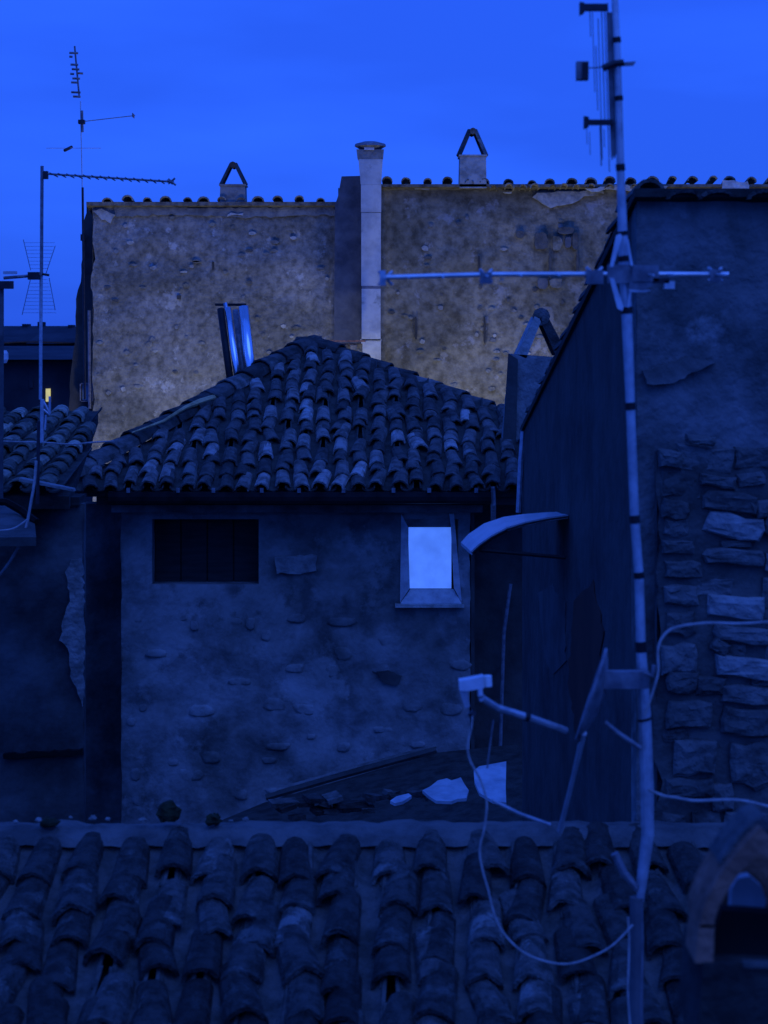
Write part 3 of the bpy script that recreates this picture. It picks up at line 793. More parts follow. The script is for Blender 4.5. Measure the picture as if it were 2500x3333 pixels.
bk = wall_grid(PX(2138, DS), PX(3000, DS), 7.0, PZ(1470, DS), DS, step=.07, amp=.03, seed=91, thick=.07, edge=.06)
put('core', bk, M_joint, sw, smooth=True)
rnd = random.Random(123)
def block(x0, x1, y0, y1, tilt, m, out_=.04):
    """irregular hand-cut stone with chamfered, uneven face"""
    cx_, cy_ = (x0 + x1) / 2, (y0 + y1) / 2
    w2, h2 = (x1 - x0) / 2, (y1 - y0) / 2
    base = []
    for (u_, v_) in ((-1, -1), (-.35, -1.04), (.35, -1), (1, -1), (1.03, 0), (1, 1), (.3, 1.04), (-.35, 1), (-1, 1), (-1.03, 0)):
        ju, jv = rnd.uniform(-.10, .10), rnd.uniform(-.2, .2)
        x = (u_ + ju) * w2; y = (v_ + jv) * h2
        base.append((x, y))
    ca, sa = math.cos(tilt), math.sin(tilt)
    q = MB()
    rings = ((1.0, .03), (.97, -out_ * .6), (.80, -out_), (.40, -out_ * 1.12))
    for (k, dy) in rings:
        for (x, y) in base:
            kx = x - math.copysign(min(abs(x), h2 * (1 - k) * 1.2), x); ky = y * k
            q.v.append(P(cx_ + kx * ca - ky * sa, cy_ + kx * sa + ky * ca, DS) + Vector((0, dy + rnd.uniform(-.006, .006), 0)))
    n = len(base)
    for i in range(len(rings) - 1):
        for j in range(n):
            j2 = (j + 1) % n
            q.f.append((i * n + j, i * n + j2, (i + 1) * n + j2, (i + 1) * n + j)[::-1])
    q.f.append(tuple((len(rings) - 1) * n + j for j in range(n)))
    put('stone', q, m, sw)
placed = [(2235, 2325, 1420, 1450, .1, 1), (2140, 2216, 1468, 1522, .05, 1), (2275, 2395, 1548, 1586, .12, 1), (2292, 2468, 1600, 1664, .17, 1),
          (2292, 2482, 1672, 1752, .2, 2), (2292, 2484, 1788, 1836, .08, 1), (2165, 2285, 1825, 1878, 0, 0), (2306, 2484, 1940, 2012, .07, 2),
          (2328, 2510, 2036, 2092, .1, 1), (2312, 2372, 2082, 2126, .5, 1), (2326, 2530, 2138, 2208, .12, 2), (2170, 2270, 2180, 2250, 0, 0),
          (2170, 2318, 2280, 2368, 0, 0), (2348, 2520, 2228, 2290, .03, 1), (2348, 2520, 2304, 2392, .08, 1), (2186, 2330, 2410, 2520, 0, 0),
          (2160, 2322, 2532, 2592, 0, 1), (2376, 2520, 2420, 2560, .02, 0), (2150, 2240, 1625, 1690, .1, 0), (2160, 2270, 1905, 1965, 0, 0), (2165, 2262, 1990, 2065, 0, 0)]
for (x0, x1, y0, y1, t_, c_) in placed:
    block(x0, x1, y0, y1, t_, (M_block, M_block, M_block_p)[c_] if c_ != 1 else M_block, .04 if c_ else .03)
def clash(x0, x1, y0, y1):
    for p_ in placed:
        if x0 < p_[1] - 22 and x1 > p_[0] + 22 and y0 < p_[3] - 16 and y1 > p_[2] + 16: return True
    return False
y = 1450
while y < 3400:
    h = rnd.uniform(52, 112); x = 2142 + rnd.uniform(0, 14)
    while x < 2950:
        w_ = rnd.uniform(85, 215)
        x1_ = min(x + w_, 2960); ok = False
        for (ww, hh) in ((x1_ - x, h), ((x1_ - x) * .62, h), ((x1_ - x) * .6, h * .6)):
            if not clash(x, x + ww, y, y + hh):
                block(x + 5, x + ww - 4, y + 4, y + hh - 4, rnd.gauss(0, .08), M_block, rnd.uniform(.008, .03)); ok = True; break
        x += w_ + rnd.uniform(2, 10) if ok else 26
    y += h + rnd.uniform(1, 6)

# ------------------------------------------------------------------ foreground roof
fgd = thing('foreground_roof', 'broad foreground roof of large mossy clay tiles under a mortared ridge', 'roof', (0, 7, 9))
RD = 8.0; rz = PZ(2760, RD)
sl17 = R(17)
vf = Vector((0, math.cos(sl17), math.sin(sl17)))
Lf = 2.2
Of = Vector((-2.35, RD, rz)) - vf * Lf
nf = Vector((1, 0, 0)).cross(vf)
q = MB(); q.prism([Of - nf * .02, Of + Vector((3.9, 0, 0)) - nf * .02, Of + Vector((3.9, 0, 0)) + vf * Lf - nf * .02, Of + vf * Lf - nf * .02], -nf * .1)
put('deck', q, M_deck, fgd)
q = MB(); q.box((-2.33, Of.y + .3, 0), (1.5, RD + .1, Of.z - .1)); put('wall', q, M_darkwall, fgd)
tile_roof(fgd, Of - vf * .07, (1, 0, 0), vf, 22, int(Lf / .22), .176, .22, .150, .32, M_tile_near, M_chan_near, lambda s, t: True, 23, jit=.05, rot=.10, skip=.015, chan_obj=False)
# mortared ridge with relief
q = MB(); nxs = 110; rowsY = ((-.11, .005), (-.08, .035), (-.04, .052), (0, .062), (.12, .05), (.16, -.25))
for i in range(nxs + 1):
    x = -2.4 + 3.9 * i / nxs
    for (dy, dz) in rowsY:
        k = noise.noise(Vector((x * 5, dy * 20, 3))) * .012 + noise.noise(Vector((x * 1.3, 0, 8))) * .006 + noise.noise(Vector((x * 16, dy * 30, 8))) * .010
        q.v.append(Vector((x, RD + dy + k * .8, rz + .03 + dz + k)))
for i in range(nxs):
    for j in range(len(rowsY) - 1):
        a = i * len(rowsY) + j; q.f.append((a, a + len(rowsY), a + len(rowsY) + 1, a + 1))
put('ridge_mortar', q, M_mortar_d, fgd)
# moss clumps and tile crumbs on the ridge: each its own thing
def clump(px, py, D, r, m, name, label, cat, seed, flat=.7, group=None):
    q = MB(); c = P(px, py, D)
    rings = 7; seg = 9
    for i in range(rings + 1):
        th = math.pi * i / rings
        for j in range(seg):
            ph = 2 * math.pi * j / seg
            d = Vector((math.sin(th) * math.cos(ph), math.sin(th) * math.sin(ph), math.cos(th) * flat))
            k = 1 + .55 * noise.noise(d * 2.1 + Vector((seed * 3.1, 0, 0)))
            q.v.append(c + d * r * k)
    for i in range(rings):
        for j in range(seg):
            a = i * seg + j; b2 = i * seg + (j + 1) % seg
            q.f.append((a, b2, b2 + seg, a + seg))
    return put(name, q, m, None, label=label, cat=cat, group=group)
clump(545, 2642, 7.98, .055, M_moss, 'moss_clump', 'largest round dark moss clump on the foreground ridge', 'moss', 1)
clump(695, 2668, 7.98, .035, M_moss, 'moss_clump', 'small dark moss clump on the ridge, right of the largest one', 'moss', 2)
clump(160, 2676, 7.98, .04, M_moss, 'moss_clump', 'low dark moss clump near the left end of the foreground ridge', 'moss', 3, .5)
for i, (x, y, s) in enumerate(((52, 2674, .011), (127, 2668, .015), (230, 2660, .009), (303, 2662, .017), (350, 2666, .012), (466, 2668, .017), (800, 2666, .014), (752, 2672, .01))):
    clump(x, y, 7.97, s, M_mortar, 'mortar_crumb', '%s pale crumb of mortar along the foreground ridge, counted from the left' % ('first', 'second', 'third', 'fourth', 'fifth', 'sixth', 'eighth', 'seventh')[i], 'rubble', 10 + i, .6, group='mortar crumbs on the foreground ridge')

# ------------------------------------------------------------------ lean-to below the centre wall
lt = thing('lean_to_roof', 'low mottled lean-to roof against the foot of the plastered wall', 'roof', P(1200, 2680, 17))
q = MB()
q.v = [P(860, 2612, 19.9), P(1420, 2450, 19.9), P(1700, 2420, 19.9), P(1720, 2760, 16.5), P(860, 2790, 16.5), P(600, 2720, 18.5)]
q.f = [(0, 5, 4, 3, 2, 1)]
i = 6; q.v += [v_ - Vector((0, 0, .12)) for v_ in q.v[:6]]
q.f += [(6, 7, 8, 9, 10, 11)] + [(k, (k + 1) % 6, (k + 1) % 6 + 6, k + 6) for k in range(6)]
put('slab', q, M_chan, lt)
q = MB(); q.tube([P(866, 2596, 19.9), P(1100, 2528, 19.9), P(1420, 2440, 19.9)], .035, 6); put('flashing', q, M_darkwall, lt)
q = MB(); q.tube([P(900, 2572, 19.95), P(1150, 2500, 19.95), P(1420, 2428, 19.95)], .022, 6); put('mortar_fillet', q, M_cornice, lt)
rnd = random.Random(44)
for k in range(26):
    x = rnd.uniform(880, 1500); y = 2612 + rnd.uniform(0, 60) - (x - 880) * .10
    q = MB(); c = P(x, y, 17.2); s = rnd.uniform(.05, .13)
    M = Matrix.Translation(c) @ Matrix.Rotation(rnd.uniform(0, 3), 4, 'Z') @ Matrix.Rotation(rnd.uniform(-.3, .3), 4, 'X')
    q.box((-s, -s * .6, -.02), (s, s * .6, .02), M); put('stone', q, M_tile_dark, lt)
def sheet(pts, D, label, depthv=.5):
    t = []
    q = MB()
    ymax = max(p[1] for p in pts); 
    top = []
    for (x, y) in pts:
        d = D + (ymax - y) / 60.0 * depthv
        top.append(P(x, y, d))
    q.prism(top, (0, 0, -.025))
    return put('corrugated_sheet', q, M_sheet, None, label=label, cat='sheet')
sheet([(1375, 2572), (1400, 2560), (1425, 2540), (1455, 2533), (1470, 2540), (1500, 2530), (1512, 2552), (1526, 2572), (1518, 2598), (1490, 2600), (1470, 2608), (1420, 2606), (1395, 2590)], 15.9, 'larger ragged pale sheet lying left of the square one below the wall')
sheet([(1270, 2606), (1290, 2592), (1330, 2582), (1340, 2590), (1312, 2608), (1285, 2614)], 15.9, 'small pale scrap left of the larger ragged sheet')
sheet([(1542, 2508), (1560, 2494), (1648, 2478), (1646, 2560), (1648, 2612), (1605, 2606), (1560, 2580), (1545, 2545)], 15.8, 'squarish pale sheet behind the hanging cable', .35)

# ------------------------------------------------------------------ left: tiled roof, wall, dark gap
lh = thing('left_house', 'dark left house with worn wall and lamp-lit tile columns on its low roof', 'house', P(50, 2700, 15.3))
DL = 15.2
e0 = P(-400, 1604, 15.0); e1 = P(262, 1604, 15.0); tp = P(262, 1335, 18.6)
vL = Vector((0, tp.y - e1.y, tp.z - e1.z)); LL = vL.length; vL.normalize(); nL = Vector((1, 0, 0)).cross(vL)
wdt = e1.x - e0.x
q = MB(); q.prism([e0 - nL * .03, e1 - nL * .03 - Vector((.09, 0, 0)), e1 + vL * LL - nL * .03 - Vector((.40, 0, 0)), e0 + vL * LL - nL * .03], -nL * .1); lr = put('roof', q, M_deck, lh)
tile_roof(lr, e0, (1, 0, 0), vL, int(wdt / .20), int(LL / .28), .20, .28, .160, .36, M_tile_lo, M_chan, lambda s, t: t < LL and s < wdt - .08 - t / LL * .31, 37, jit=.03, rot=.05, chan_obj=False)
wv_ = wall_grid(PX(-400, DL), PX(272, DL), 5.0, PZ(1640, DL), DL, step=.085, amp=.03, seed=51, thick=.12, edge=.03)
put('wall', wv_, M_darkwall if False else mat('dark_left_plaster', (.03, .032, .034), (.10, .10, .10), 1.6, .95, bump=.4, bscale=16, detail=8), lh, smooth=True)
q = MB(); q.box((PX(-400, DL), DL - .05, PZ(1645, DL - .05)), (PX(262, DL), DL + .3, PZ(1618, DL - .05))); put('eave_board', q, M_boards, lh)
patch([(232, 1822), (266, 1815), (270, 1900), (274, 2060), (272, 2200), (268, 2300), (250, 2240), (228, 2200), (222, 2110), (196, 2080), (205, 2020), (226, 1960), (214, 1860)], DL - .05, M_mortar, lh, seed=80)
patch([(10, 2455), (270, 2438), (268, 2458), (12, 2472)], DL - .045, M_void, lh, name='dark_line', seed=81)  # near-black strip across the left wall
gp = thing('gap_wall', 'black narrow wall in the gap between the left house and the plastered house', 'wall', P(330, 2600, 21.6))
q = MB(); q.box((PX(200, 21.4), 21.4, 0), (PX(420, 21.4), 21.7, PZ(1640, 21.4))); put('wall', q, MATS['dark_left_plaster'], gp)
# small verge slab in front and porch roof at far left
q = MB(); q.prism([P(62, 1556, 14.6), P(236, 1592, 14.6), P(240, 1600, 14.6), P(62, 1566, 14.6)], (0, .12, 0))
put('mortar_strip', q, M_chim_d, None, label='thin pale sloping mortar strip along the left roof edge', cat='mortar strip')
pr = thing('porch_roof', 'small smooth lean-to porch roof at the left edge under the mast cable', 'roof', P(0, 1740, 13))
q = MB(); q.v = [P(-200, 1635, 14.6), P(20, 1636, 14.6), P(112, 1690, 14.2), P(118, 1748, 13.0), P(-200, 1752, 13.0)]
q.f = [(4, 3, 2, 1, 0)]; q.v += [v_ - Vector((0, 0, .06)) for v_ in q.v[:5]]; q.f += [(5, 6, 7, 8, 9)] + [((k + 1) % 5, k, k + 5, (k + 1) % 5 + 5) for k in range(5)]
put('slab', q, MATS['dark_left_plaster'], pr)
q = MB(); q.tube([P(-100, 1630, 14.0), P(20, 1634, 14.0), P(70, 1662, 14.0), P(118, 1700, 13.9)], .03, 6); put('rim', q, M_void, pr)

# ------------------------------------------------------------------ near chimney, bottom right
nc = thing('chimney', 'near arched tile hood chimney cut off by the right bottom corner', 'chimney', P(2470, 3150, 3.9))
D3 = 3.8
cx = 2462
def arch(ro, ri, dep, d0, yb, mm, nm, a0=0, a1=180, seg=14, stretch=1.5):
    q = MB(); pts = []
    n0 = len(q.v)
    for k in range(seg + 1):
        a = R(a0 + (a1 - a0) * k / seg)
        for r in (ro, ri):
            x = cx - math.cos(a) * r * (1 if True else 1); y = yb - ((1 - abs(math.cos(a))) * .55 + math.sin(a) * .45) * r * stretch
            q.v.append(P(x, y, d0)); q.v.append(P(x, y, d0) + Vector((0, dep, 0)))
    for k in range(seg):
        i = k * 4; j = i + 4
        q.f += [(i, j, j + 1, i + 1), (i + 2, i + 3, j + 3, j + 2), (i, i + 2, j + 2, j), (i + 1, j + 1, j + 3, i + 3)]
    q.f += [(0, 1, 3, 2), (j, j + 2, j + 3, j + 1)]
    return put(nm, q, mm, nc)
def leg(pts, dep, mm, nm, d0=D3, label=None):
    q = MB(); q.prism([P(x, y, d0) for (x, y) in pts], (0, dep, 0)); return put(nm, q, mm, nc, label=label)
cx = 2474
arch(196, 150, .16, D3, 3020, M_terra, 'hood_tile', 0, 180, seg=18, stretch=1.66)
arch(218, 194, .12, D3 + .03, 3015, M_block, 'crown_tile', 52, 132, seg=8, stretch=1.68)
leg([(2262, 3135), (2322, 3135), (2326, 3010), (2276, 3010)][::-1], .12, M_terra, 'hood_foot')
leg([(2336, 3000), (2345, 2880), (2400, 2790), (2470, 2775), (2560, 2800), (2620, 2900), (2625, 3000)][::-1], .03, M_terra, 'rear_tile', d0=D3 + .24)
leg([(2378, 2964), (2382, 2890), (2400, 2860), (2440, 2852), (2480, 2888), (2494, 2930), (2486, 2972), (2440, 2964)][::-1], .03, M_sheet, 'pale_shard', d0=D3 + .19)
q = MB(); q.prism([P(2292, 3150, D3 + .02), P(2640, 3150, D3 + .02), P(2640, 2985, D3 + .14), P(2350, 2962, D3 + .14)], (0, .04, 0)); put('flue_mouth', q, M_void, nc)
q = MB(); q.prism([P(2270, 3420, D3 - .01), P(2680, 3420, D3 - .01), P(2660, 3146, D3 - .01), P(2290, 3136, D3 - .01)], (0, .25, 0)); put('base', q, M_chan, nc)
q = MB(); q.prism([P(2420, 3150, D3 - .02), P(2660, 3156, D3 - .02), P(2660, 3142, D3 - .02), P(2420, 3134, D3 - .02)], (0, .02, 0)); put('rim', q, M_mortar_d, nc)

# ------------------------------------------------------------------ main antenna mast
mm_ = thing('antenna_mast', 'tall taped steel mast with a long horizontal boom, in front of the right building', 'antenna', P(2090, 3333, 6.0))
DM = 6.0
cl = [(1998, -60), (2008, 130), (2014, 320), (2020, 560), (2030, 850), (2040, 1010), (2052, 1320), (2066, 1690), (2080, 1870), (2086, 2100), (2098, 2320), (2106, 2560), (2108, 2720), (2090, 2860), (2084, 2935)]
wds = [11, 11, 12, 13, 17, 18, 15, 15, 15, 16, 21, 22, 21, 18, 12]
def cxy(y):
    for (a, b_) in zip(cl, cl[1:]):
        if a[1] <= y <= b_[1]: return a[0] + (b_[0] - a[0]) * (y - a[1]) / (b_[1] - a[1])
    return cl[-1][0]
secs = ((-60, 205), (205, 560), (560, 1010), (1010, 1690), (1690, 2100), (2100, 2935))
def wat(y):
    for k in range(len(cl) - 1):
        if cl[k][1] <= y <= cl[k + 1][1]: return wds[k] + (wds[k + 1] - wds[k]) * (y - cl[k][1]) / (cl[k + 1][1] - cl[k][1])
    return wds[-1]
for (a, b_) in secs:
    ys = [a] + [c[1] for c in cl if a < c[1] < b_] + [b_]
    q = MB(); q.tube([P(cxy(y), y, DM) for y in ys], [wat(y) / F * DM for y in ys], 12); put('mast_section', q, M_galv if a > 0 else M_alu, mm_, smooth=False)
for y, h in ((130, 18), (205, 14), (320, 16), (545, 22), (760, 14), (842, 18), (1010, 22), (1322, 24), (1690, 26), (1872, 20), (2105, 34), (2340, 8)):
    q = MB(); q.tube([P(cxy(y) - 1, y - h / 2, DM), P(cxy(y) + 1, y + h / 2, DM)], (wat(y) + 2.5) / F * DM, 10); put('tape_band', q, M_tape, mm_)
# lower continuation pole below the joint
q = MB(); q.tube([P(2072, 2920, DM), P(2072, 3333, DM), P(2076, 3800, DM)], .022, 10); put('lower_pole', q, M_dish, mm_)
# diamond clamp plates
for pl in ([(1985, 870), (1996, 868), (2026, 770), (2020, 760), (2006, 766)], [(1984, 905), (1998, 905), (2030, 1000), (2026, 1012), (2010, 1004)],
           [(2062, 870), (2052, 862), (2040, 780), (2046, 778)], [(2062, 910), (2052, 920), (2042, 1000), (2048, 1000)]):
    q = MB(); q.prism([P(x, y, DM - .035) for (x, y) in pl], (0, .006, 0)); put('clamp_plate', q, M_alu, mm_)
q = MB(); q.box(P(1978, 922, DM - .03), P(2082, 862, DM - .022)); put('clamp_bracket', q, M_galv_d, mm_)
q = MB(); q.prism([P(2060, 868, DM - .04), P(2122, 872, DM - .04), P(2128, 925, DM - .04), P(2096, 945, DM - .04), P(2046, 942, DM - .04)], (0, .02, 0)); put('clamp_bracket', q, M_galv_d, mm_)
q = MB(); q.prism([P(2046, 942, DM - .04), P(2122, 944, DM - .04), P(2100, 951, DM - .04), P(2050, 950, DM - .04)], (0, .02, 0)); put('clamp_bracket', q, M_galv, mm_)
# boom (yagi seen end on)
boom = MB(); boom.tube([P(1242, 903, DM - .02), P(1600, 893, DM - .02), P(2000, 892, DM - .02), P(2372, 893, DM - .02)], .0076, 8)
bo = put('boom', boom, M_alu, mm_)
for i, (x, hl) in enumerate(((1252, .16), (1330, .10), (1440, .10), (1580, .13), (1690, .11), (1810, .12), (2110, .12), (2170, .15), (2330, .16))):
    y = 903 - (x - 1242) * .02 if x < 1700 else 893
    q = MB(); c = P(x, y, DM - .02); q.tube([c + Vector((0, -hl, -.006)), c + Vector((0, hl, .006))], .0036, 6); put('element', q, M_alu, bo)
for (x, y, s) in ((1255, 905, 22), (1582, 897, 20), (1935, 896, 26), (2328, 893, 22)):
    for sg in (-1, 1):
        q = MB(); q.tube([P(x - s, y - s * sg, DM - .03), P(x + s, y + s * sg, DM - .01)], .005, 6); put('cross_bracket', q, M_galv, bo)
for (x, y, w_, h_, mt_) in ((1582, 905, 18, 18, M_galv_d), (1935, 902, 26, 22, M_galv_d), (2100, 890, 40, 26, M_galv_d), (2327, 898, 14, 20, M_galv_d), (2178, 928, 14, 12, M_whitepl), (2150, 914, 24, 8, M_blackpl), (1246, 905, 10, 24, M_galv)):
    q = MB(); q.box(P(x - w_, y + h_, DM - .045), P(x + w_, y - h_, DM - .015)); put('element_clamp', q, mt_, bo)
# grid antenna at the top
ga = thing('grid_antenna', 'upright grid panel antenna with dark arms at the top of the main mast', 'antenna', P(1950, 300, DM))
rnd = random.Random(3)
for (x, y0, y1, r) in ((1928, 30, 120, .0016), (1936, 40, 300, .0014), (1944, 150, 360, .0016), (1950, 410, 540, .0022), (1954, 60, 520, .0016), (1966, 20, 400, .0018),
                       (1976, 30, 560, .0018), (1986, 10, 520, .0022), (1994, 80, 515, .0026), (1906, 405, 470, .0012), (1915, 430, 505, .0012), (1962, 420, 480, .0014)):
    q = MB(); q.tube([P(x - (300 - y0) * .03, y0, DM + .03), P(x - (300 - y1) * .03, y1, DM + .03)], r, 5); put('rod', q, M_galv_d, ga)
q = MB(); q.prism([P(1975, 40, DM + .02), P(1998, 40, DM + .02), P(2008, 300, DM + .02), P(2014, 500, DM + .02), P(1990, 512, DM + .02), P(1982, 300, DM + .02)], (0, .012, 0)); put('panel', q, M_galv_d, ga)
q = MB(); q.prism([P(2014, 330, DM + .02), P(2026, 330, DM + .02), P(2026, 500, DM + .02), P(2014, 500, DM + .02)], (0, .012, 0)); put('panel', q, M_galv, ga)
for (x0, x1, yA, yB, sgn) in ((1888, 1975, 25, 24, 1), (1902, 1994, 397, 400, 1)):
    a = put('arm', MB().box(P(x0 + 6, yA + 9, DM), P(x1, yB - 9, DM + .02)), M_blackpl, ga)
    q = MB(); q.prism([P(x0, yA - 20, DM - .01), P(x0 + 14, yA - 17, DM - .01), P(x0 + 18, yA, DM - .01), P(x0 + 14, yA + 16, DM - .01), P(x0, yA + 22, DM - .01)], (0, .03, 0)); put('arm_end', q, M_blackpl, a)
q = MB(); q.tube([P(1900, 222, DM + .01), P(1960, 219, DM + .01), P(2068, 204, DM + .01)], .0022, 6); put('centre_boom', q, M_galv_d, ga)
q = MB(); q.tube([P(1962, 222, DM - .01), P(2000, 207, DM - .01), P(2030, 204, DM - .01)], .011, 8); put('dipole_clamp', q, M_blackpl, ga)
q = MB(); q.box(P(1878, 258, DM), P(1912, 205, DM + .04)); jb = put('junction_box', q, M_galv_d, ga)
q = MB(); q.box(P(1896, 256, DM - .012), P(1914, 204, DM - .001)); put('lid', q, M_blackpl, jb)
q = MB(); q.prism([P(2020, 204, DM), P(2070, 199, DM), P(2062, 214, DM), P(2022, 216, DM)], (0, .004, 0)); put('fin', q, M_galv_d, ga)

# satellite dish seen from behind, nearly edge on, with its feed arm
sd = thing('satellite_dish', 'satellite dish seen edge on from behind with a white receiver on its long arm', 'satellite dish', P(1920, 2420, 6.05))
C = P(1900, 2415, 6.1)
top = P(1972, 2118, 5.98); bot = P(1878, 2404, 6.02)
ax = (top - bot); hl = ax.length / 2; ax.normalize()
toL = Vector((-math.cos(R(10)), math.sin(R(10)), 0)); toL = (toL - ax * toL.dot(ax)).normalized()
sdv = ax.cross(toL).normalized()
q = MB(); rg = 7; sg_ = 28; cc = (top + bot) / 2
for side in (0, 1):
    for i in range(rg + 1):
        r = i / rg
        for j in range(sg_):
            a = 2 * math.pi * j / sg_
            q.v.append(cc + ax * (math.cos(a) * r * hl) + sdv * (math.sin(a) * r * hl * .9) - toL * ((1 - r * r) * .036 + (.004 if side else 0)))
for side in (0, 1):
    o_ = side * (rg + 1) * sg_
    for i in range(rg):
        for j in range(sg_):
            j2 = (j + 1) % sg_
            f = (o_ + i * sg_ + j, o_ + (i + 1) * sg_ + j, o_ + (i + 1) * sg_ + j2, o_ + i * sg_ + j2)
            q.f.append(f if side == 0 else f[::-1])
put('reflector', q, M_galv_d, sd, smooth=True)
q = MB(); q.tube([cc + ax * (math.cos(a) * hl) + sdv * (math.sin(a) * hl * .9) for a in [2 * math.pi * j / 36 for j in range(37)]], .006, 6, cap=False); put('rim', q, M_galv_d, sd)
q = MB(); q.tube([P(1900, 2385, 5.95), P(1868, 2520, 6.1), P(1822, 2705, 6.3)], [.0105, .008, .009], 8); put('strut', q, M_alu, sd)
q = MB(); q.box(P(1955, 2242, 5.93), P(2108, 2180, 5.97)); put('mount_plate', q, M_galv_d, sd)
q = MB(); q.tube([P(1968, 2350, 5.96), P(2010, 2385, 5.96), P(2085, 2435, 5.96)], .008, 8); put('strut', q, M_galv_d, sd)
q = MB(); q.tube([P(2095, 2190, 5.9), P(2122, 2200, 5.9), P(2130, 2165, 5.9)], .008, 6); put('bolt', q, M_galv_d, sd)
arm = MB(); arm.tube([P(1568, 2272, 5.8), P(1620, 2305, 5.85), P(1720, 2335, 5.9), P(1842, 2378, 5.98)], .0115, 8); am = put('feed_arm', arm, M_galv, sd)
q = MB(); q.tube([P(1706, 2330, 5.895), P(1722, 2336, 5.9)], .0135, 8); put('tape_band', q, M_tape, am)
# receiver on the arm
q = MB(); q.prism([P(1494, 2218, 5.8), P(1574, 2203, 5.8), P(1576, 2240, 5.8), P(1520, 2250, 5.8), P(1496, 2248, 5.8)][::-1], (0, .05, 0)); lb = put('receiver', q, M_whitepl, sd)
q = MB(); q.tube([P(1586, 2199, 5.82), P(1588, 2234, 5.82)], .0135, 10); put('receiver_cap', q, M_white, lb)
q = MB(); q.prism([P(1496, 2248, 5.81), P(1520, 2250, 5.81), P(1530, 2300, 5.81), P(1514, 2306, 5.81)][::-1], (0, .02, 0)); put('receiver_neck', q, M_galv, lb)
q = MB(); q.tube([P(1562, 2235, 5.81), P(1564, 2262, 5.8), P(1580, 2280, 5.82)], .009, 8); put('clamp', q, M_galv, lb)
q = MB(); q.tube([P(1530, 2318, 5.81), P(1542, 2330, 5.81)], .012, 8); put('plug', q, M_blackpl, lb)
q = MB(); q.tube([P(1600, 2604, 6.05), P(1690, 2648, 6.08), P(1790, 2684, 6.12)], .006, 6); put('lower_stay', q, M_galv, sd)
q = MB(); q.tube([P(2000, 2778, 6), P(2030, 2840, 6), P(2072, 2890, 6), P(2088, 2860, 6), P(2094, 2790, 6)], .013, 8); put('foot_clamp', q, M_galv_d, mm_)

# cables
def cable(pts, D, r, label, m=M_cable, dfun=None):
    q = MB(); P3 = [P(x, y, D if dfun is None else dfun(x, y)) for (x, y) in pts]
    # catmull-rom smoothing
    out_ = []
    for k in range(len(P3) - 1):
        p0 = P3[max(0, k - 1)]; p1 = P3[k]; p2 = P3[k + 1]; p3 = P3[min(len(P3) - 1, k + 2)]
        for j in range(5):
            t = j / 5
            out_.append(.5 * ((2 * p1) + (p2 - p0) * t + (2 * p0 - 5 * p1 + 4 * p2 - p3) * t * t + (3 * p1 - p0 - 3 * p2 + p3) * t ** 3))
    out_.append(P3[-1]); q.tube(out_, r, 6)
    return put('cable', q, m, None, label=label, cat='cable')
cable([(1538, 2330), (1534, 2370), (1522, 2430), (1532, 2480), (1560, 2530), (1578, 2580), (1585, 2625), (1576, 2700), (1562, 2760), (1568, 2820), (1590, 2900), (1604, 2960), (1625, 3015), (1660, 3062), (1705, 3100), (1765, 3126), (1835, 3138), (1900, 3125), (1990, 3080), (2060, 3010)], 5.8, .0034, 'long thin cable looping down from the white receiver over the foreground roof')
cable([(1606, 2345), (1600, 2390), (1592, 2450), (1586, 2500)], 6.2, .0028, 'short dark cable hanging right of the looping one', M_galv_d)
cable([(2098, 2330), (2140, 2200), (2142, 2115), (2160, 2070), (2200, 2042), (2300, 2028), (2400, 2030), (2510, 2024), (2620, 2020)], 5.9, .0045, 'grey cable arching from the mast to the right across the stone wall')
cable([(2110, 2570), (2160, 2590), (2200, 2596), (2260, 2606), (2330, 2604), (2400, 2604), (2450, 2612), (2510, 2626), (2620, 2640)], 5.6, .0045, 'lower grey cable crossing the stone wall just above the arched chimney')
cable([(2044, 2985), (2048, 3060), (2046, 3150), (2044, 3240), (2058, 3420)], 5.85, .0036, 'pale cable running down beside the foot of the main mast')
cable([(2090, 2960), (2092, 3060), (2090, 3160), (2086, 3300), (2086, 3420)], 5.85, .0028, 'faint cable on the right of the lower pole', M_galv_d)
cable([(2012, 1950), (2044, 1990), (2030, 2040), (2006, 2052)], 6.1, .006, 'short strap hanging left of the mast above the dish', M_galv_d) if False else None

# ------------------------------------------------------------------ left antennas
lm = thing('antenna_mast', 'thin mast on the left with a long horizontal arm and a fan grid antenna', 'antenna', P(128, 1650, 14))
DA = 14.0
q = MB(); q.tube([P(137, 540, DA), P(135, 900, DA)], .0125, 8); put('mast', q, M_galv_d, lm)
q = MB(); q.tube([P(134, 900, DA), P(132, 1300, DA)], .0125, 8); put('mast', q, M_galv, lm)
q = MB(); q.tube([P(138, 1300, DA), P(136, 1440, DA)], .015, 8); put('mast', q, M_galv, lm)
q = MB(); q.tube([P(126, 1370, DA), P(122, 1640, DA)], .013, 8); put('mast', q, M_blackpl, lm)
for (a, b_) in (((138, 1300), (162, 1345)), ((162, 1290), (162, 1348)), ((138, 1330), (162, 1350)), ((150, 1350), (146, 1400))):
    q = MB(); q.tube([P(*a, DA), P(*b_, DA)], .009, 6); put('stay', q, M_galv, lm)
q = MB(); q.tube([P(140, 565, DA), P(566, 592, DA)], .0075, 8); ya = put('yagi_boom', q, M_galv_d, lm)
for k in range(15):
    x = 175 + k * 27; c = P(x, 567 + (x - 140) * .063, DA)
    q = MB(); q.tube([c + Vector((0, -.17, 0)), c + Vector((0, .17, 0))], .005, 5); put('element', q, M_galv_d, ya)
q = MB(); q.box(P(140, 582, DA - .02), P(158, 558, DA + .02)); put('clamp', q, M_blackpl, ya)
q = MB(); q.tube([P(548, 582, DA), P(572, 603, DA)], .008, 6); put('end_piece', q, M_galv_d, ya)
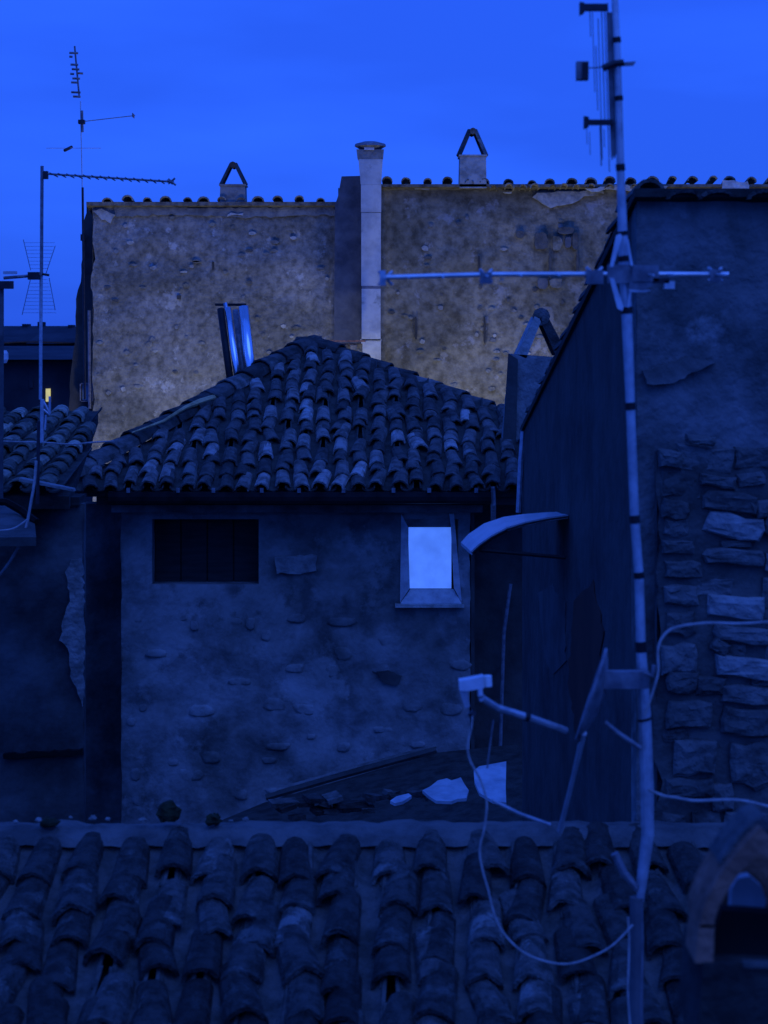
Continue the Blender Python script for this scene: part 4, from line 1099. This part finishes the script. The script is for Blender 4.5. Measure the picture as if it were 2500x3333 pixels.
q = MB(); q.tube([P(548, 598, DA), P(570, 580, DA)], .008, 6); put('end_piece', q, M_galv_d, ya)
# fan grid
for (a, b_) in (((76, 780), (100, 880)), ((180, 800), (150, 890)), ((100, 905), (72, 1025)), ((160, 905), (180, 1010)), ((135, 790), (135, 1000))):
    q = MB(); q.tube([P(*a, DA + .03), P(*b_, DA + .03)], .0026, 6); put('grid_spine', q, M_galv_d, lm)
for k in range(20):
    y = 790 + k * 12
    if 875 < y < 910: continue
    f = abs(y - 895) / 110
    q = MB(); q.tube([P(105 - 28 * f, y, DA + .035), P(150 + 30 * f, y, DA + .035)], .0012, 5); put('grid_rod', q, M_galv_d, lm)
q = MB(); q.tube([P(12, 905, DA - .03), P(132, 895, DA - .03)], .013, 6); bb = put('grid_boom', q, M_galv_d, lm)
q = MB(); q.tube([P(138, 892, DA - .03), P(160, 896, DA - .03)], .01, 6); put('boom_tail', q, M_blackpl, bb)
q = MB(); q.box(P(90, 910, DA - .07), P(130, 886, DA - .02)); put('junction_box', q, M_blackpl, bb)
q = MB(); q.box(P(10, 892, DA - .06), P(56, 883, DA - .03)); put('director', q, M_whitepl, bb)
q = MB(); q.box(P(-10, 940, DA - .06), P(45, 915, DA - .03)); put('director', q, M_blackpl, bb)
q = MB(); q.tube([P(4, 930, DA), P(4, 1090, DA), P(2, 1640, DA + .3)], .02, 8)
put('short_mast', q, M_dish, None, label='dark pole at the very left edge of the photo', cat='pole')
# white dish / globe far left
q = MB(); q.tube([P(12, 1182, 20), P(12, 1170, 20), P(12, 1150, 20), P(12, 1140, 20)], [.03, .05, .05, .03], 10)
put('lantern', q, M_whitepl, None, label='small pale rounded lantern at the left edge under the skyline', cat='lantern')
# second thin mast
sm = thing('antenna_mast', 'hair-thin tall mast beside the stone building with stacked short bars on top', 'antenna', P(272, 1400, 26))
DT = 26.0
q = MB(); q.tube([P(262, 330, DT), P(268, 620, DT)], .007, 6); put('mast', q, M_whitepl, sm)
q = MB(); q.tube([P(269, 610, DT), P(276, 1300, DT)], .016, 6); put('mast', q, M_blackpl, sm)
q = MB(); q.tube([P(266, 360, DT), P(268, 430, DT)], .02, 8); put('sleeve', q, M_galv_d, sm)
q = MB(); q.box(P(254, 402, DT - .05), P(278, 392, DT + .05)); put('clamp', q, M_blackpl, sm)
q = MB(); q.tube([P(266, 396, DT), P(440, 376, DT)], .006, 6); b1_ = put('side_boom', q, M_galv_d, sm)
q = MB(); q.box(P(430, 380, DT - .1), P(438, 373, DT + .1)); put('element', q, M_galv_d, b1_)
q = MB(); q.tube([P(150, 482, DT), P(330, 482, DT)], .004, 6); b2_ = put('side_boom', q, M_galv, sm)
q = MB(); q.tube([P(210, 490, DT - .05), P(234, 478, DT + .05)], .022, 6); put('element', q, M_blackpl, b2_)
q = MB(); q.tube([P(243, 150, DT), P(258, 315, DT)], .012, 6); b3_ = put('top_boom', q, M_galv_d, sm)
for i, (y, x0, x1) in enumerate(((172, 226, 254), (184, 226, 236), (210, 230, 254), (240, 229, 241), (238, 252, 270), (268, 232, 256), (300, 232, 262), (314, 238, 262), (225, 234, 258), (255, 236, 260))):
    q = MB(); q.tube([P(x0, y, DT), P(x1, y + 1, DT)], .016, 6); put('element', q, M_galv_d, b3_)
cable([(-30, 1434), (60, 1438), (140, 1440), (230, 1446), (300, 1440), (372, 1436)], 14.3, .007, 'thin pale cable strung across the left roof')
cable([(118, 1500), (112, 1570), (100, 1640), (84, 1720), (60, 1780), (20, 1845), (-20, 1890)], 13.4, .010, 'slack cable dropping from the left mast to the lower left edge')
cable([(90, 1690), (60, 1712), (30, 1724), (-20, 1728)], 12.9, .007, 'short cable branching left above the porch roof')
cable([(-20, 1118), (80, 1112), (180, 1114), (265, 1116)], 30, .018, 'dark wire crossing in front of the distant skyline houses', M_blackpl)
